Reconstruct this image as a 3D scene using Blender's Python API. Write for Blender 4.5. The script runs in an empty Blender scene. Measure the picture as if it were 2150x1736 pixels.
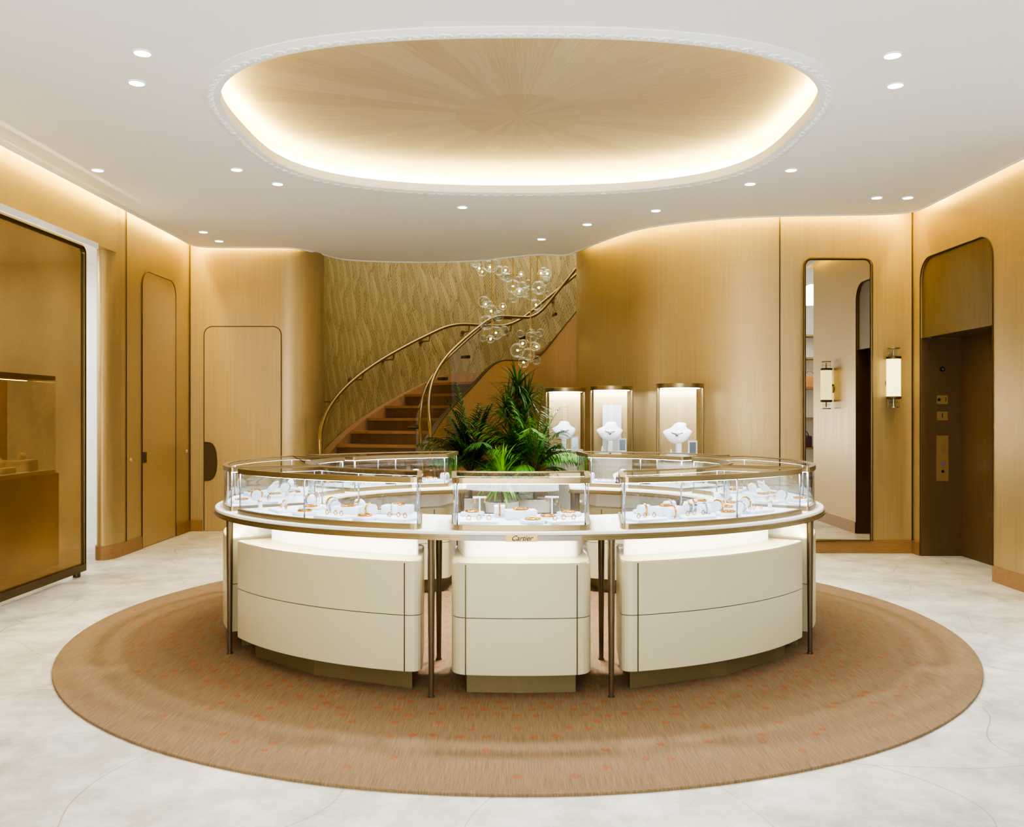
import bpy, bmesh, math, random
from mathutils import Vector, Matrix
random.seed(4)
PI = math.pi
SC = bpy.context.scene
COL = SC.collection
F, H, CX, CY = 1880.0, 1.38, 1075.0, 868.0
def at(px, py, z):
    d = (H - z) * F / (py - CY)
    return Vector(((px - CX) * d / F, d, z))
def atd(px, py, d):
    return Vector(((px - CX) * d / F, d, H - (py - CY) * d / F))
def lin(c):
    return tuple(((x/255.0)/12.92 if x/255.0 <= .04045 else ((x/255.0+.055)/1.055)**2.4) for x in c)
# ------------------------------------------------------------------ materials
def new_mat(name):
    m = bpy.data.materials.new(name); m.use_nodes = True
    nt = m.node_tree; nt.nodes.clear()
    out = nt.nodes.new('ShaderNodeOutputMaterial')
    return m, nt, out
def N(nt, t, **kw):
    n = nt.nodes.new(t)
    for k, v in kw.items(): setattr(n, k, v)
    return n
def math_n(nt, op, a, b=None, clamp=False):
    n = nt.nodes.new('ShaderNodeMath'); n.operation = op; n.use_clamp = clamp
    for i, v in enumerate((a, b)):
        if v is None: continue
        if isinstance(v, (int, float)): n.inputs[i].default_value = v
        else: nt.links.new(v, n.inputs[i])
    return n.outputs[0]
def mixc(nt, f, a, b):
    n = nt.nodes.new('ShaderNodeMix'); n.data_type = 'RGBA'
    for i, v in ((0, f), (6, a), (7, b)):
        if isinstance(v, (int, float)): n.inputs[i].default_value = v
        elif isinstance(v, tuple): n.inputs[i].default_value = (*v[:3], 1)
        else: nt.links.new(v, n.inputs[i])
    return n.outputs[2]
def mat(name, col, rough=.5, metal=0.0, var=.08, scale=6.0, stretch=(1,1,1), bump=0.0, coat=0.0, emit=0.0, detail=3):
    m, nt, out = new_mat(name)
    p = N(nt, 'ShaderNodeBsdfPrincipled')
    tc = N(nt, 'ShaderNodeTexCoord'); mp = N(nt, 'ShaderNodeMapping'); mp.inputs['Scale'].default_value = stretch
    nz = N(nt, 'ShaderNodeTexNoise'); nz.inputs['Scale'].default_value = scale; nz.inputs['Detail'].default_value = detail
    nt.links.new(tc.outputs['Object'], mp.inputs[0]); nt.links.new(mp.outputs[0], nz.inputs['Vector'])
    c = lin(col)
    lo = tuple(x*(1-var*1.6) for x in c); hi = tuple(min(1, x*(1+var*1.6)) for x in c)
    nt.links.new(mixc(nt, nz.outputs[0], lo, hi), p.inputs['Base Color'])
    p.inputs['Roughness'].default_value = rough; p.inputs['Metallic'].default_value = metal
    p.inputs['Coat Weight'].default_value = coat
    if bump:
        b = N(nt, 'ShaderNodeBump'); b.inputs['Strength'].default_value = bump; b.inputs['Distance'].default_value = .004
        nt.links.new(nz.outputs[0], b.inputs['Height']); nt.links.new(b.outputs[0], p.inputs['Normal'])
    if emit:
        p.inputs['Emission Color'].default_value = (*c, 1); p.inputs['Emission Strength'].default_value = emit
    nt.links.new(p.outputs[0], out.inputs[0])
    return m
def emis(name, col, s):
    m, nt, out = new_mat(name)
    e = N(nt, 'ShaderNodeEmission'); e.inputs[0].default_value = (*lin(col), 1); e.inputs[1].default_value = s
    nt.links.new(e.outputs[0], out.inputs[0]); return m
def glass_mat(name, tint=(250,253,252), base=.08, edge=.85, rough=.02, pw=2.8, rim_white=0.0):
    m, nt, out = new_mat(name)
    t = N(nt, 'ShaderNodeBsdfTransparent'); t.inputs[0].default_value = (*lin(tint), 1)
    g = N(nt, 'ShaderNodeBsdfGlossy'); g.inputs['Roughness'].default_value = rough
    gs = g.outputs[0]
    if rim_white:
        d = N(nt, 'ShaderNodeBsdfTranslucent'); d.inputs[0].default_value = (1,1,1,1)
        d2 = N(nt, 'ShaderNodeBsdfDiffuse'); d2.inputs[0].default_value = (1,1,1,1)
        a1 = N(nt, 'ShaderNodeMixShader'); a1.inputs[0].default_value = .5; nt.links.new(d.outputs[0], a1.inputs[1]); nt.links.new(d2.outputs[0], a1.inputs[2])
        a = N(nt, 'ShaderNodeMixShader'); a.inputs[0].default_value = rim_white; nt.links.new(gs, a.inputs[1]); nt.links.new(a1.outputs[0], a.inputs[2]); gs = a.outputs[0]
    lw = N(nt, 'ShaderNodeLayerWeight'); lw.inputs[0].default_value = .5
    f = math_n(nt, 'POWER', lw.outputs['Facing'], pw); f = math_n(nt, 'MULTIPLY', f, edge); f = math_n(nt, 'ADD', f, base, True)
    mx = N(nt, 'ShaderNodeMixShader'); nt.links.new(f, mx.inputs[0]); nt.links.new(t.outputs[0], mx.inputs[1]); nt.links.new(gs, mx.inputs[2])
    nt.links.new(mx.outputs[0], out.inputs[0]); return m
def fabric_mat(name, col, metal=.48, rough=.38, grain=(80,80,1.4), amt=.10):
    m, nt, out = new_mat(name)
    p = N(nt, 'ShaderNodeBsdfPrincipled'); tc = N(nt, 'ShaderNodeTexCoord')
    def nz(s, d=4):
        mp = N(nt, 'ShaderNodeMapping'); mp.inputs['Scale'].default_value = s
        n = N(nt, 'ShaderNodeTexNoise'); n.inputs['Scale'].default_value = 1; n.inputs['Detail'].default_value = d
        nt.links.new(tc.outputs['Object'], mp.inputs[0]); nt.links.new(mp.outputs[0], n.inputs['Vector']); return n.outputs[0]
    a = nz(grain); b = nz((3, 3, 160), 2); c3 = nz((1.1, 1.1, .6), 2)
    s = math_n(nt, 'ADD', math_n(nt, 'MULTIPLY', a, .5), math_n(nt, 'MULTIPLY', b, .25)); s = math_n(nt, 'ADD', s, math_n(nt, 'MULTIPLY', c3, .25))
    s = math_n(nt, 'ADD', math_n(nt, 'MULTIPLY', math_n(nt, 'SUBTRACT', s, .5), 2.2), .5, True)
    c = lin(col)
    nt.links.new(mixc(nt, s, tuple(x*(1-amt*1.6) for x in c), tuple(min(1, x*(1+amt*1.3)) for x in c)), p.inputs['Base Color'])
    r = math_n(nt, 'ADD', math_n(nt, 'MULTIPLY', a, .25), rough-.12); nt.links.new(r, p.inputs['Roughness'])
    p.inputs['Metallic'].default_value = metal
    bp = N(nt, 'ShaderNodeBump'); bp.inputs['Strength'].default_value = .12; bp.inputs['Distance'].default_value = .003
    nt.links.new(s, bp.inputs['Height']); nt.links.new(bp.outputs[0], p.inputs['Normal'])
    nt.links.new(p.outputs[0], out.inputs[0]); return m
M = {}
M['wall'] = fabric_mat('gold_wall_covering', (176,154,110))
M['skirt'] = fabric_mat('stair_wall_covering', (182,149,101), .35, .42)
M['backing'] = fabric_mat('vitrine_backing', (180,156,112), 0, .75)
M['door'] = fabric_mat('door_covering', (179,156,112), .44, .38, (50,50,1.2), .08)
M['wood'] = mat('honey_wood', (142,110,72), .4, 0, .16, 3, (3,3,30))
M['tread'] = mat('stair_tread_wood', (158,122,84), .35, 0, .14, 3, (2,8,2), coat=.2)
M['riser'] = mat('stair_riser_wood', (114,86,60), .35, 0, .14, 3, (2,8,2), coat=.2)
M['white'] = mat('white_plaster', (242,243,243), .7, 0, .005, 2)
M['moulding'] = mat('white_moulding', (242,243,243), .6, 0, .01, 2)
M['bronze'] = mat('champagne_bronze', (144,127,92), .30, .75, .06, 20, (1,1,8))
M['rail'] = mat('muted_bronze_rail', (144,124,82), .36, .75, .06, 20)
M['dbronze'] = mat('dark_bronze', (92,77,52), .34, .7, .1, 12, (1,1,10))
M['plinth'] = mat('champagne_plinth', (120,107,74), .4, .35, .06, 12)
M['leg'] = mat('leg_bronze', (100,85,64), .36, .6, .06, 20)
M['lift'] = mat('lift_bronze', (116,98,66), .36, .45, .1, 3, (6,6,1))
M['lifttop'] = mat('lift_arch_bronze', (102,88,60), .4, .4, .1, 3, (6,6,1))
M['liftdark'] = mat('lift_dark_bronze', (104,84,57), .4, .25, .1, 3, (6,6,1))
M['seam'] = mat('dark_seam', (70,57,38), .5, .3, .05)
M['cream'] = mat('cream_lacquer', (188,180,148), .38, 0, .015, 3, coat=.15)
M['top'] = mat('white_leather_top', (230,227,216), .35, 0, .01, 10)
M['neck'] = mat('white_riser', (240,238,230), .4, 0, .01, 5)
M['brass'] = mat('brass', (188,158,92), .35, .4, .06, 20)
M['panelbrass'] = mat('dull_brass_panel', (160,134,88), .4, .5, .06, 20)
M['gold'] = mat('polished_gold', (196,142,66), .18, 1, .04, 20)
M['silver'] = mat('polished_silver', (160,166,178), .15, 1, .03, 20)
M['prop'] = mat('white_display_leather', (220,224,233), .5, 0, .01, 20)
M['plum'] = mat('plum_leather', (84,46,56), .5, 0, .1, 20)
M['black'] = mat('black_lacquer', (18,16,16), .3, 0, .05)
M['face'] = mat('watch_face', (230,230,224), .3, 0, .02)
M['knob'] = mat('pale_wall_plate', (190,174,142), .4, .2, .03)
M['glass'] = glass_mat('clear_glass')
M['vglass'] = glass_mat('vitrine_glass', base=.012, edge=.7, pw=4.5)
M['topglass'] = glass_mat('case_top_glass', base=.13, edge=.8, pw=2.6)
M['bubble'] = glass_mat('bubble_glass', base=.03, edge=1.0, pw=3.2, rim_white=.45)  # white mixed into the rim imitates light caught by the clear glass
M['led'] = emis('case_led', (228,238,255), 42)
M['vled'] = emis('vitrine_led', (240,245,255), 90)
M['cled'] = emis('counter_led', (255,236,190), 75)
M['undled'] = emis('under_counter_led', (255,250,230), 36)
M['coveled'] = emis('warm_cove_led', (255,222,118), 120)
M['domeled'] = emis('dome_cove_led', (255,228,140), 66)
M['down'] = emis('downlight_lens', (255,252,246), 24)
M['sconce'] = mat('sconce_ribbed_glass', (250,236,180), .4, 0, .35, 60, (1,1,2), emit=1.3)
M['bulb'] = emis('warm_bulb', (255,222,160), 26)
M['pot'] = mat('white_pot', (222,219,210), .5, 0, .03)
M['soil'] = mat('soil', (60,45,35), .9, 0, .3, 40)
M['leafd'] = mat('dark_leaf', (54,100,40), .4, 0, .35, 14)
M['leafm'] = mat('palm_leaf', (82,146,48), .4, 0, .35, 14)
M['leafl'] = mat('bright_leaf', (128,190,50), .4, 0, .3, 14)
M['stem'] = mat('plant_stem', (96,84,50), .7, 0, .2, 20)
M['bag'] = mat('red_bag_leather', (130,40,48), .4, 0, .1)
M['tan'] = mat('tan_bag_leather', (196,140,90), .4, 0, .1)
def mirror():
    m, nt, out = new_mat('mirror_silver'); g = N(nt, 'ShaderNodeBsdfGlossy'); g.inputs['Roughness'].default_value = .0
    nz = N(nt, 'ShaderNodeTexNoise'); nz.inputs['Scale'].default_value = 1.0
    nt.links.new(mixc(nt, nz.outputs[0], (.60,.56,.49), (.64,.60,.53)), g.inputs[0]); nt.links.new(g.outputs[0], out.inputs[0]); return m
M['mirror'] = mirror()
def floor_mat():
    m, nt, out = new_mat('pale_stone_floor'); p = N(nt, 'ShaderNodeBsdfPrincipled'); tc = N(nt, 'ShaderNodeTexCoord')
    n1 = N(nt, 'ShaderNodeTexNoise'); n1.inputs['Scale'].default_value = 3.2; n1.inputs['Detail'].default_value = 12; n1.inputs['Roughness'].default_value = .74
    nt.links.new(tc.outputs['Object'], n1.inputs['Vector'])
    n2 = N(nt, 'ShaderNodeTexNoise'); n2.inputs['Scale'].default_value = 1.1; n2.inputs['Detail'].default_value = 0
    nt.links.new(tc.outputs['Object'], n2.inputs['Vector'])
    sc_ = N(nt, 'ShaderNodeVectorMath', operation='SCALE'); sc_.inputs['Scale'].default_value = 1.1; nt.links.new(n2.outputs['Color'], sc_.inputs[0])
    ad = N(nt, 'ShaderNodeVectorMath', operation='ADD'); nt.links.new(tc.outputs['Object'], ad.inputs[0]); nt.links.new(sc_.outputs[0], ad.inputs[1])
    v = N(nt, 'ShaderNodeTexVoronoi', feature='DISTANCE_TO_EDGE', voronoi_dimensions='2D'); v.inputs['Scale'].default_value = 1.25; v.inputs['Randomness'].default_value = .35
    nt.links.new(ad.outputs[0], v.inputs['Vector'])
    line = math_n(nt, 'LESS_THAN', v.outputs['Distance'], .0042)
    s = math_n(nt, 'ADD', math_n(nt, 'MULTIPLY', math_n(nt, 'SUBTRACT', n1.outputs[0], .5), 3.8), .5, True)
    c = mixc(nt, s, lin((170,168,158)), lin((219,217,208)))
    c = mixc(nt, math_n(nt, 'MULTIPLY', line, .55), c, lin((128,122,106)))
    nt.links.new(c, p.inputs['Base Color']); p.inputs['Roughness'].default_value = .34
    nt.links.new(p.outputs[0], out.inputs[0]); return m
M['floor'] = floor_mat()
def rug_mat():
    m, nt, out = new_mat('tan_woven_rug'); p = N(nt, 'ShaderNodeBsdfPrincipled'); tc = N(nt, 'ShaderNodeTexCoord')
    def nz(s):
        mp = N(nt, 'ShaderNodeMapping'); mp.inputs['Scale'].default_value = s
        n = N(nt, 'ShaderNodeTexNoise'); n.inputs['Scale'].default_value = 1; n.inputs['Detail'].default_value = 2
        nt.links.new(tc.outputs['Object'], mp.inputs[0]); nt.links.new(mp.outputs[0], n.inputs['Vector']); return n.outputs[0]
    a = nz((240, 7, 1)); b = nz((160, 300, 1))
    s = math_n(nt, 'ADD', math_n(nt, 'MULTIPLY', a, .5), math_n(nt, 'MULTIPLY', b, .5))
    s = math_n(nt, 'ADD', math_n(nt, 'MULTIPLY', math_n(nt, 'SUBTRACT', s, .5), 2.6), .5, True)
    nt.links.new(mixc(nt, s, lin((96,78,54)), lin((144,119,87))), p.inputs['Base Color']); p.inputs['Roughness'].default_value = .95
    bp = N(nt, 'ShaderNodeBump'); bp.inputs['Strength'].default_value = .4; bp.inputs['Distance'].default_value = .004
    nt.links.new(s, bp.inputs['Height']); nt.links.new(bp.outputs[0], p.inputs['Normal'])
    nt.links.new(p.outputs[0], out.inputs[0]); return m
M['rug'] = rug_mat(); M['flower'] = mat('rug_flower_thread', (144,82,44), .9, 0, .2, 60)
def burst_mat():
    m, nt, out = new_mat('sunburst_veneer'); p = N(nt, 'ShaderNodeBsdfPrincipled'); tc = N(nt, 'ShaderNodeTexCoord')
    sx = N(nt, 'ShaderNodeSeparateXYZ'); nt.links.new(tc.outputs['Object'], sx.inputs[0])
    ang = math_n(nt, 'ARCTAN2', sx.outputs[1], sx.outputs[0])
    ln = N(nt, 'ShaderNodeVectorMath', operation='LENGTH'); nt.links.new(tc.outputs['Object'], ln.inputs[0]); r = ln.outputs['Value']
    inner = math_n(nt, 'LESS_THAN', r, .44)
    sec = math_n(nt, 'FLOOR', math_n(nt, 'ADD', math_n(nt, 'MULTIPLY', ang, 36/(2*PI)), math_n(nt, 'MULTIPLY', inner, 7.5)))
    wn = N(nt, 'ShaderNodeTexWhiteNoise', noise_dimensions='1D'); nt.links.new(sec, wn.inputs['W'])
    cb = N(nt, 'ShaderNodeCombineXYZ'); nt.links.new(math_n(nt, 'MULTIPLY', ang, 170), cb.inputs[0]); nt.links.new(math_n(nt, 'MULTIPLY', r, 3.5), cb.inputs[1]); nt.links.new(wn.outputs[0], cb.inputs[2])
    nz = N(nt, 'ShaderNodeTexNoise'); nz.inputs['Scale'].default_value = 1; nz.inputs['Detail'].default_value = 6; nt.links.new(cb.outputs[0], nz.inputs['Vector'])
    s = math_n(nt, 'ADD', math_n(nt, 'MULTIPLY', wn.outputs[0], .22), math_n(nt, 'MULTIPLY', nz.outputs[0], .78), True)
    s = math_n(nt, 'ADD', math_n(nt, 'MULTIPLY', math_n(nt, 'SUBTRACT', s, .5), 1.3), .5, True)
    c = mixc(nt, s, lin((160,144,114)), lin((206,192,164))); c = mixc(nt, math_n(nt, 'MULTIPLY', inner, .14), c, lin((134,116,88)))
    nt.links.new(c, p.inputs['Base Color']); p.inputs['Metallic'].default_value = .25; p.inputs['Roughness'].default_value = .38
    nt.links.new(p.outputs[0], out.inputs[0]); return m
M['burst'] = burst_mat()
def paper_mat():
    m, nt, out = new_mat('leaf_wallpaper'); p = N(nt, 'ShaderNodeBsdfPrincipled'); uv = N(nt, 'ShaderNodeUVMap')
    su = N(nt, 'ShaderNodeSeparateXYZ'); nt.links.new(uv.outputs[0], su.inputs[0])
    nz = N(nt, 'ShaderNodeTexNoise', noise_dimensions='2D'); nz.inputs['Scale'].default_value = 1.6; nz.inputs['Detail'].default_value = 0; nt.links.new(uv.outputs[0], nz.inputs['Vector'])
    def layer(su_, sv, lean, seed):
        U = math_n(nt, 'ADD', math_n(nt, 'MULTIPLY', su.outputs[0], su_), math_n(nt, 'MULTIPLY', math_n(nt, 'SUBTRACT', nz.outputs[0], .5), 1.0))
        U = math_n(nt, 'ADD', U, math_n(nt, 'MULTIPLY', su.outputs[1], lean)); U = math_n(nt, 'ADD', U, seed)
        cf = math_n(nt, 'FLOOR', U); fu = math_n(nt, 'ABSOLUTE', math_n(nt, 'SUBTRACT', math_n(nt, 'FRACT', U), .5))
        side = math_n(nt, 'GREATER_THAN', math_n(nt, 'FRACT', U), .5)
        w1 = N(nt, 'ShaderNodeTexWhiteNoise', noise_dimensions='1D'); nt.links.new(cf, w1.inputs['W'])
        V = math_n(nt, 'ADD', math_n(nt, 'MULTIPLY', su.outputs[1], sv), math_n(nt, 'MULTIPLY', w1.outputs[0], 7))
        fv = math_n(nt, 'FRACT', V)
        cb = N(nt, 'ShaderNodeCombineXYZ'); nt.links.new(cf, cb.inputs[0]); nt.links.new(math_n(nt, 'FLOOR', V), cb.inputs[1])
        w2 = N(nt, 'ShaderNodeTexWhiteNoise', noise_dimensions='2D'); nt.links.new(cb.outputs[0], w2.inputs['Vector'])
        hw = math_n(nt, 'MULTIPLY', math_n(nt, 'POWER', math_n(nt, 'SINE', math_n(nt, 'MULTIPLY', fv, PI)), .75), .5)
        inside = math_n(nt, 'LESS_THAN', fu, hw)
        ph = math_n(nt, 'ADD', math_n(nt, 'MULTIPLY', V, 2*PI*9), math_n(nt, 'MULTIPLY', fu, -34))
        vein = math_n(nt, 'GREATER_THAN', math_n(nt, 'SINE', ph), .1)
        f = math_n(nt, 'ADD', math_n(nt, 'MULTIPLY', vein, .38), math_n(nt, 'MULTIPLY', w2.outputs[0], .22))
        f = math_n(nt, 'ADD', f, math_n(nt, 'MULTIPLY', side, .18))
        edge = math_n(nt, 'LESS_THAN', math_n(nt, 'ABSOLUTE', math_n(nt, 'SUBTRACT', fu, hw)), .035)
        f = math_n(nt, 'SUBTRACT', f, math_n(nt, 'MULTIPLY', edge, .3))
        rib = math_n(nt, 'LESS_THAN', fu, .03); f = math_n(nt, 'SUBTRACT', f, math_n(nt, 'MULTIPLY', rib, .25))
        return f, inside
    fa, ia = layer(6.0, 2.1, 1.7, 0.0); fb, ib = layer(5.2, 1.9, -2.0, .45)
    n = N(nt, 'ShaderNodeMix', data_type='FLOAT'); nt.links.new(ia, n.inputs[0]); nt.links.new(math_n(nt, 'MULTIPLY', fb, .9), n.inputs[2]); nt.links.new(fa, n.inputs[3])
    f = math_n(nt, 'ADD', n.outputs[0], 0.05, True)
    c = mixc(nt, f, lin((128,112,68)), lin((190,172,122)))
    nt.links.new(c, p.inputs['Base Color']); p.inputs['Metallic'].default_value = .2; p.inputs['Roughness'].default_value = .5
    nt.links.new(p.outputs[0], out.inputs[0]); return m
M['paper'] = paper_mat()
def screen_mat():
    m, nt, out = new_mat('gold_mesh_glass'); p = N(nt, 'ShaderNodeBsdfPrincipled'); tc = N(nt, 'ShaderNodeTexCoord')
    n1 = N(nt, 'ShaderNodeTexNoise'); n1.inputs['Scale'].default_value = 130; n1.inputs['Detail'].default_value = 3; nt.links.new(tc.outputs['Object'], n1.inputs['Vector'])
    n2 = N(nt, 'ShaderNodeTexNoise'); n2.inputs['Scale'].default_value = .9; n2.inputs['Detail'].default_value = 5; nt.links.new(tc.outputs['Object'], n2.inputs['Vector'])
    s = math_n(nt, 'ADD', math_n(nt, 'MULTIPLY', n1.outputs[0], .45), math_n(nt, 'MULTIPLY', n2.outputs[0], .55))
    s = math_n(nt, 'ADD', math_n(nt, 'MULTIPLY', math_n(nt, 'SUBTRACT', s, .5), 3.2), .5, True)
    nt.links.new(mixc(nt, s, lin((94,72,40)), lin((166,134,80))), p.inputs['Base Color'])
    p.inputs['Metallic'].default_value = .5; p.inputs['Roughness'].default_value = .24
    t = N(nt, 'ShaderNodeBsdfTransparent'); t.inputs[0].default_value = (*lin((228,194,130)), 1)
    f = math_n(nt, 'ADD', math_n(nt, 'MULTIPLY', s, .10), .15, True)
    mx = N(nt, 'ShaderNodeMixShader'); nt.links.new(f, mx.inputs[0]); nt.links.new(p.outputs[0], mx.inputs[1]); nt.links.new(t.outputs[0], mx.inputs[2])
    nt.links.new(mx.outputs[0], out.inputs[0]); return m
M['screen'] = screen_mat()
# ------------------------------------------------------------------ geometry helpers
W = {}
def wloc(o): return W.get(o.name, Vector((0,0,0)))
def tag(o, label=None, cat=None, group=None, kind=None):
    if label: o['label'] = label
    if cat: o['category'] = cat
    if group: o['group'] = group
    if kind: o['kind'] = kind
    return o
def thing(name, label, cat, loc=(0,0,0), group=None):
    o = bpy.data.objects.new(name, None); COL.objects.link(o); o.location = loc; o.empty_display_size = .1
    W[o.name] = Vector(loc); return tag(o, label, cat, group)
class MB:
    def __init__(s): s.v = []; s.f = []; s.m = []; s.s = []; s.M = None
    def add(s, vs, fs, mi=0, sm=False):
        b = len(s.v)
        for q in vs:
            q = Vector(q); s.v.append(s.M @ q if s.M else q)
        for f in fs: s.f.append([b+i for i in f]); s.m.append(mi); s.s.append(sm)
    def box(s, c, d, rz=0, mi=0):
        R = Matrix.Rotation(rz, 3, 'Z'); c = Vector(c)
        vs = [c + R @ Vector((x*d[0]/2, y*d[1]/2, z*d[2]/2)) for x in (-1,1) for y in (-1,1) for z in (-1,1)]
        s.add(vs, [(0,1,3,2),(4,6,7,5),(0,4,5,1),(2,3,7,6),(0,2,6,4),(1,5,7,3)], mi)
    def loft(s, loops, mi=0, sm=True, cap=True, closed=True):
        n = len(loops[0]); vs = [p for l in loops for p in l]; fs = []
        for k in range(len(loops)-1):
            for i in range(n if closed else n-1):
                j = (i+1) % n; fs.append((k*n+i, k*n+j, (k+1)*n+j, (k+1)*n+i))
        s.add(vs, fs, mi, sm)
        if cap:
            s.add(loops[0], [tuple(range(n))], mi); s.add(loops[-1], [tuple(range(n))], mi)
    def cyl(s, a, b, r0, r1=None, n=20, mi=0):
        s.tube([a, b], r0, n, mi=mi, r1=r1)
    def tube(s, pts, r, n=8, closed=False, mi=0, r1=None, cap=True):
        pts = [Vector(p) for p in pts]; K = len(pts); loops = []; up = None
        for i, p in enumerate(pts):
            if closed: t = pts[(i+1) % K] - pts[i-1]
            else: t = pts[min(i+1, K-1)] - pts[max(i-1, 0)]
            t.normalize()
            if up is None:
                up = Vector((0,0,1)) if abs(t.z) < .9 else Vector((1,0,0))
            up = (up - t*up.dot(t)).normalized(); w = t.cross(up)
            rr = r if r1 is None else r + (r1-r)*i/max(1, K-1)
            loops.append([p + (up*math.cos(2*PI*k/n) + w*math.sin(2*PI*k/n))*rr for k in range(n)])
        if closed: loops.append(loops[0])
        s.loft(loops, mi, True, cap and not closed)
    def lathe(s, prof, c=(0,0,0), n=24, mi=0, cap=True):
        c = Vector(c); s.loft([[c + Vector((r*math.cos(2*PI*k/n), r*math.sin(2*PI*k/n), z)) for k in range(n)] for r, z in prof], mi, True, cap)
    def sphere(s, c, r, n=16, m=10, sc=(1,1,1), mi=0):
        c = Vector(c); s.loft([[c + Vector((r*sc[0]*math.sin(PI*j/m)*math.cos(2*PI*k/n), r*sc[1]*math.sin(PI*j/m)*math.sin(2*PI*k/n), -r*sc[2]*math.cos(PI*j/m))) for k in range(n)] for j in [.05]+list(range(1, m))+[m-.05]], mi)
    def torus(s, c, R, r, rot=None, n=28, m=8, mi=0, sx=1, sy=1):
        c = Vector(c); rot = rot or Matrix.Identity(3)
        s.tube([c + rot @ Vector((R*sx*math.cos(2*PI*k/n), R*sy*math.sin(2*PI*k/n), 0)) for k in range(n)], r, m, True, mi)
    def prism(s, loop, z0, z1, bt=0.0, bb=0.0, mi=0):
        L = []
        if bb: L += [(inset(loop, bb), z0), (inset(loop, bb*.3), z0+bb*.3), (loop, z0+bb)]
        else: L.append((loop, z0))
        if bt: L += [(loop, z1-bt), (inset(loop, bt*.3), z1-bt*.3), (inset(loop, bt), z1)]
        else: L.append((loop, z1))
        s.loft([[Vector((p[0], p[1], z)) for p in l] for l, z in L], mi, False)
    def ring(s, lo, w, z0, z1, mi=0):
        li = inset(lo, w); n = len(lo)
        A = [Vector((p[0], p[1], z0)) for p in lo]; B = [Vector((p[0], p[1], z1)) for p in lo]
        Cc = [Vector((p[0], p[1], z1)) for p in li]; D = [Vector((p[0], p[1], z0)) for p in li]
        s.loft([A, B, Cc, D, A], mi, False, False)
    def build(s, name, ms, parent=None, recalc=True, auto=True):
        me = bpy.data.meshes.new(name)
        if not isinstance(ms, (list, tuple)): ms = [ms]
        if parent is not None: off = wloc(parent)
        else:
            xs = [v.x for v in s.v]; ys = [v.y for v in s.v]; zs = [v.z for v in s.v]
            off = Vector(((min(xs)+max(xs))/2, (min(ys)+max(ys))/2, min(zs)))
            if getattr(s, 'org', None) is not None: off = Vector(s.org)
        me.from_pydata([v-off for v in s.v], [], s.f)
        for m in ms: me.materials.append(m)
        me.polygons.foreach_set('material_index', s.m); me.polygons.foreach_set('use_smooth', s.s)
        bm = bmesh.new(); bm.from_mesh(me); bmesh.ops.remove_doubles(bm, verts=bm.verts, dist=1e-5)
        if recalc: bmesh.ops.recalc_face_normals(bm, faces=bm.faces)
        for e in bm.edges:
            if len(e.link_faces) == 2 and e.calc_face_angle(0) > .7: e.smooth = False
        bm.to_mesh(me); bm.free()
        o = bpy.data.objects.new(name, me); COL.objects.link(o)
        if parent is not None: o.parent = parent; W[o.name] = off
        else: o.location = off; W[o.name] = off
        return o
def inset(loop, e):
    n = len(loop); out = []
    for i in range(n):
        p = Vector(loop[i][:2]); a = Vector(loop[i-1][:2]); b = Vector(loop[(i+1) % n][:2])
        d1 = (p-a); d2 = (b-p)
        if d1.length < 1e-7: d1 = d2
        if d2.length < 1e-7: d2 = d1
        d1.normalize(); d2.normalize()
        n1 = Vector((-d1.y, d1.x)); n2 = Vector((-d2.y, d2.x)); nn = n1+n2
        if nn.length < 1e-4: nn = n1.copy()
        nn.normalize(); k = max(.5, nn.dot(n1)); out.append(p + nn*(e/k))
    return out
def struct(o, label=None, cat=None): return tag(o, label, cat, kind='structure')
def arc_pts(pts, k=8):      # catmull-rom
    P = [Vector(p) for p in pts]; out = []
    for i in range(len(P)-1):
        p0 = P[max(i-1, 0)]; p1 = P[i]; p2 = P[i+1]; p3 = P[min(i+2, len(P)-1)]
        for j in range(k):
            t = j/k; out.append(.5*((2*p1)+(p2-p0)*t+(2*p0-5*p1+4*p2-p3)*t*t+(3*p1-p0-3*p2+p3)*t**3))
    out.append(P[-1]); return out
def trim(poly, a, b):
    L = [0]
    for i in range(1, len(poly)): L.append(L[-1] + (poly[i]-poly[i-1]).length)
    T = L[-1]; lo, hi = a, T-b
    def pt(s):
        for i in range(1, len(poly)):
            if L[i] >= s - 1e-9:
                u = (s-L[i-1])/max(1e-9, L[i]-L[i-1]); return poly[i-1].lerp(poly[i], u)
        return poly[-1]
    return [pt(lo)] + [poly[i] for i in range(len(poly)) if lo+1e-5 < L[i] < hi-1e-5] + [pt(hi)]
def rounded(curves, rs, k=6):
    n = len(curves); out = []
    for i in range(n):
        c = trim(curves[i], rs[i-1], rs[i]); nxt = trim(curves[(i+1) % n], rs[i], 0)
        out += c
        q = curves[i][-1]; a = c[-1]; b = nxt[0]
        if rs[i] > .002:
            for j in range(1, k):
                t = j/k; out.append(a*(1-t)**2 + q*2*t*(1-t) + b*t*t)
    res = [out[0]]
    for p in out[1:]:
        if (p-res[-1]).length > 1e-4: res.append(p)
    if (res[0]-res[-1]).length < 1e-4: res.pop()
    return res
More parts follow.
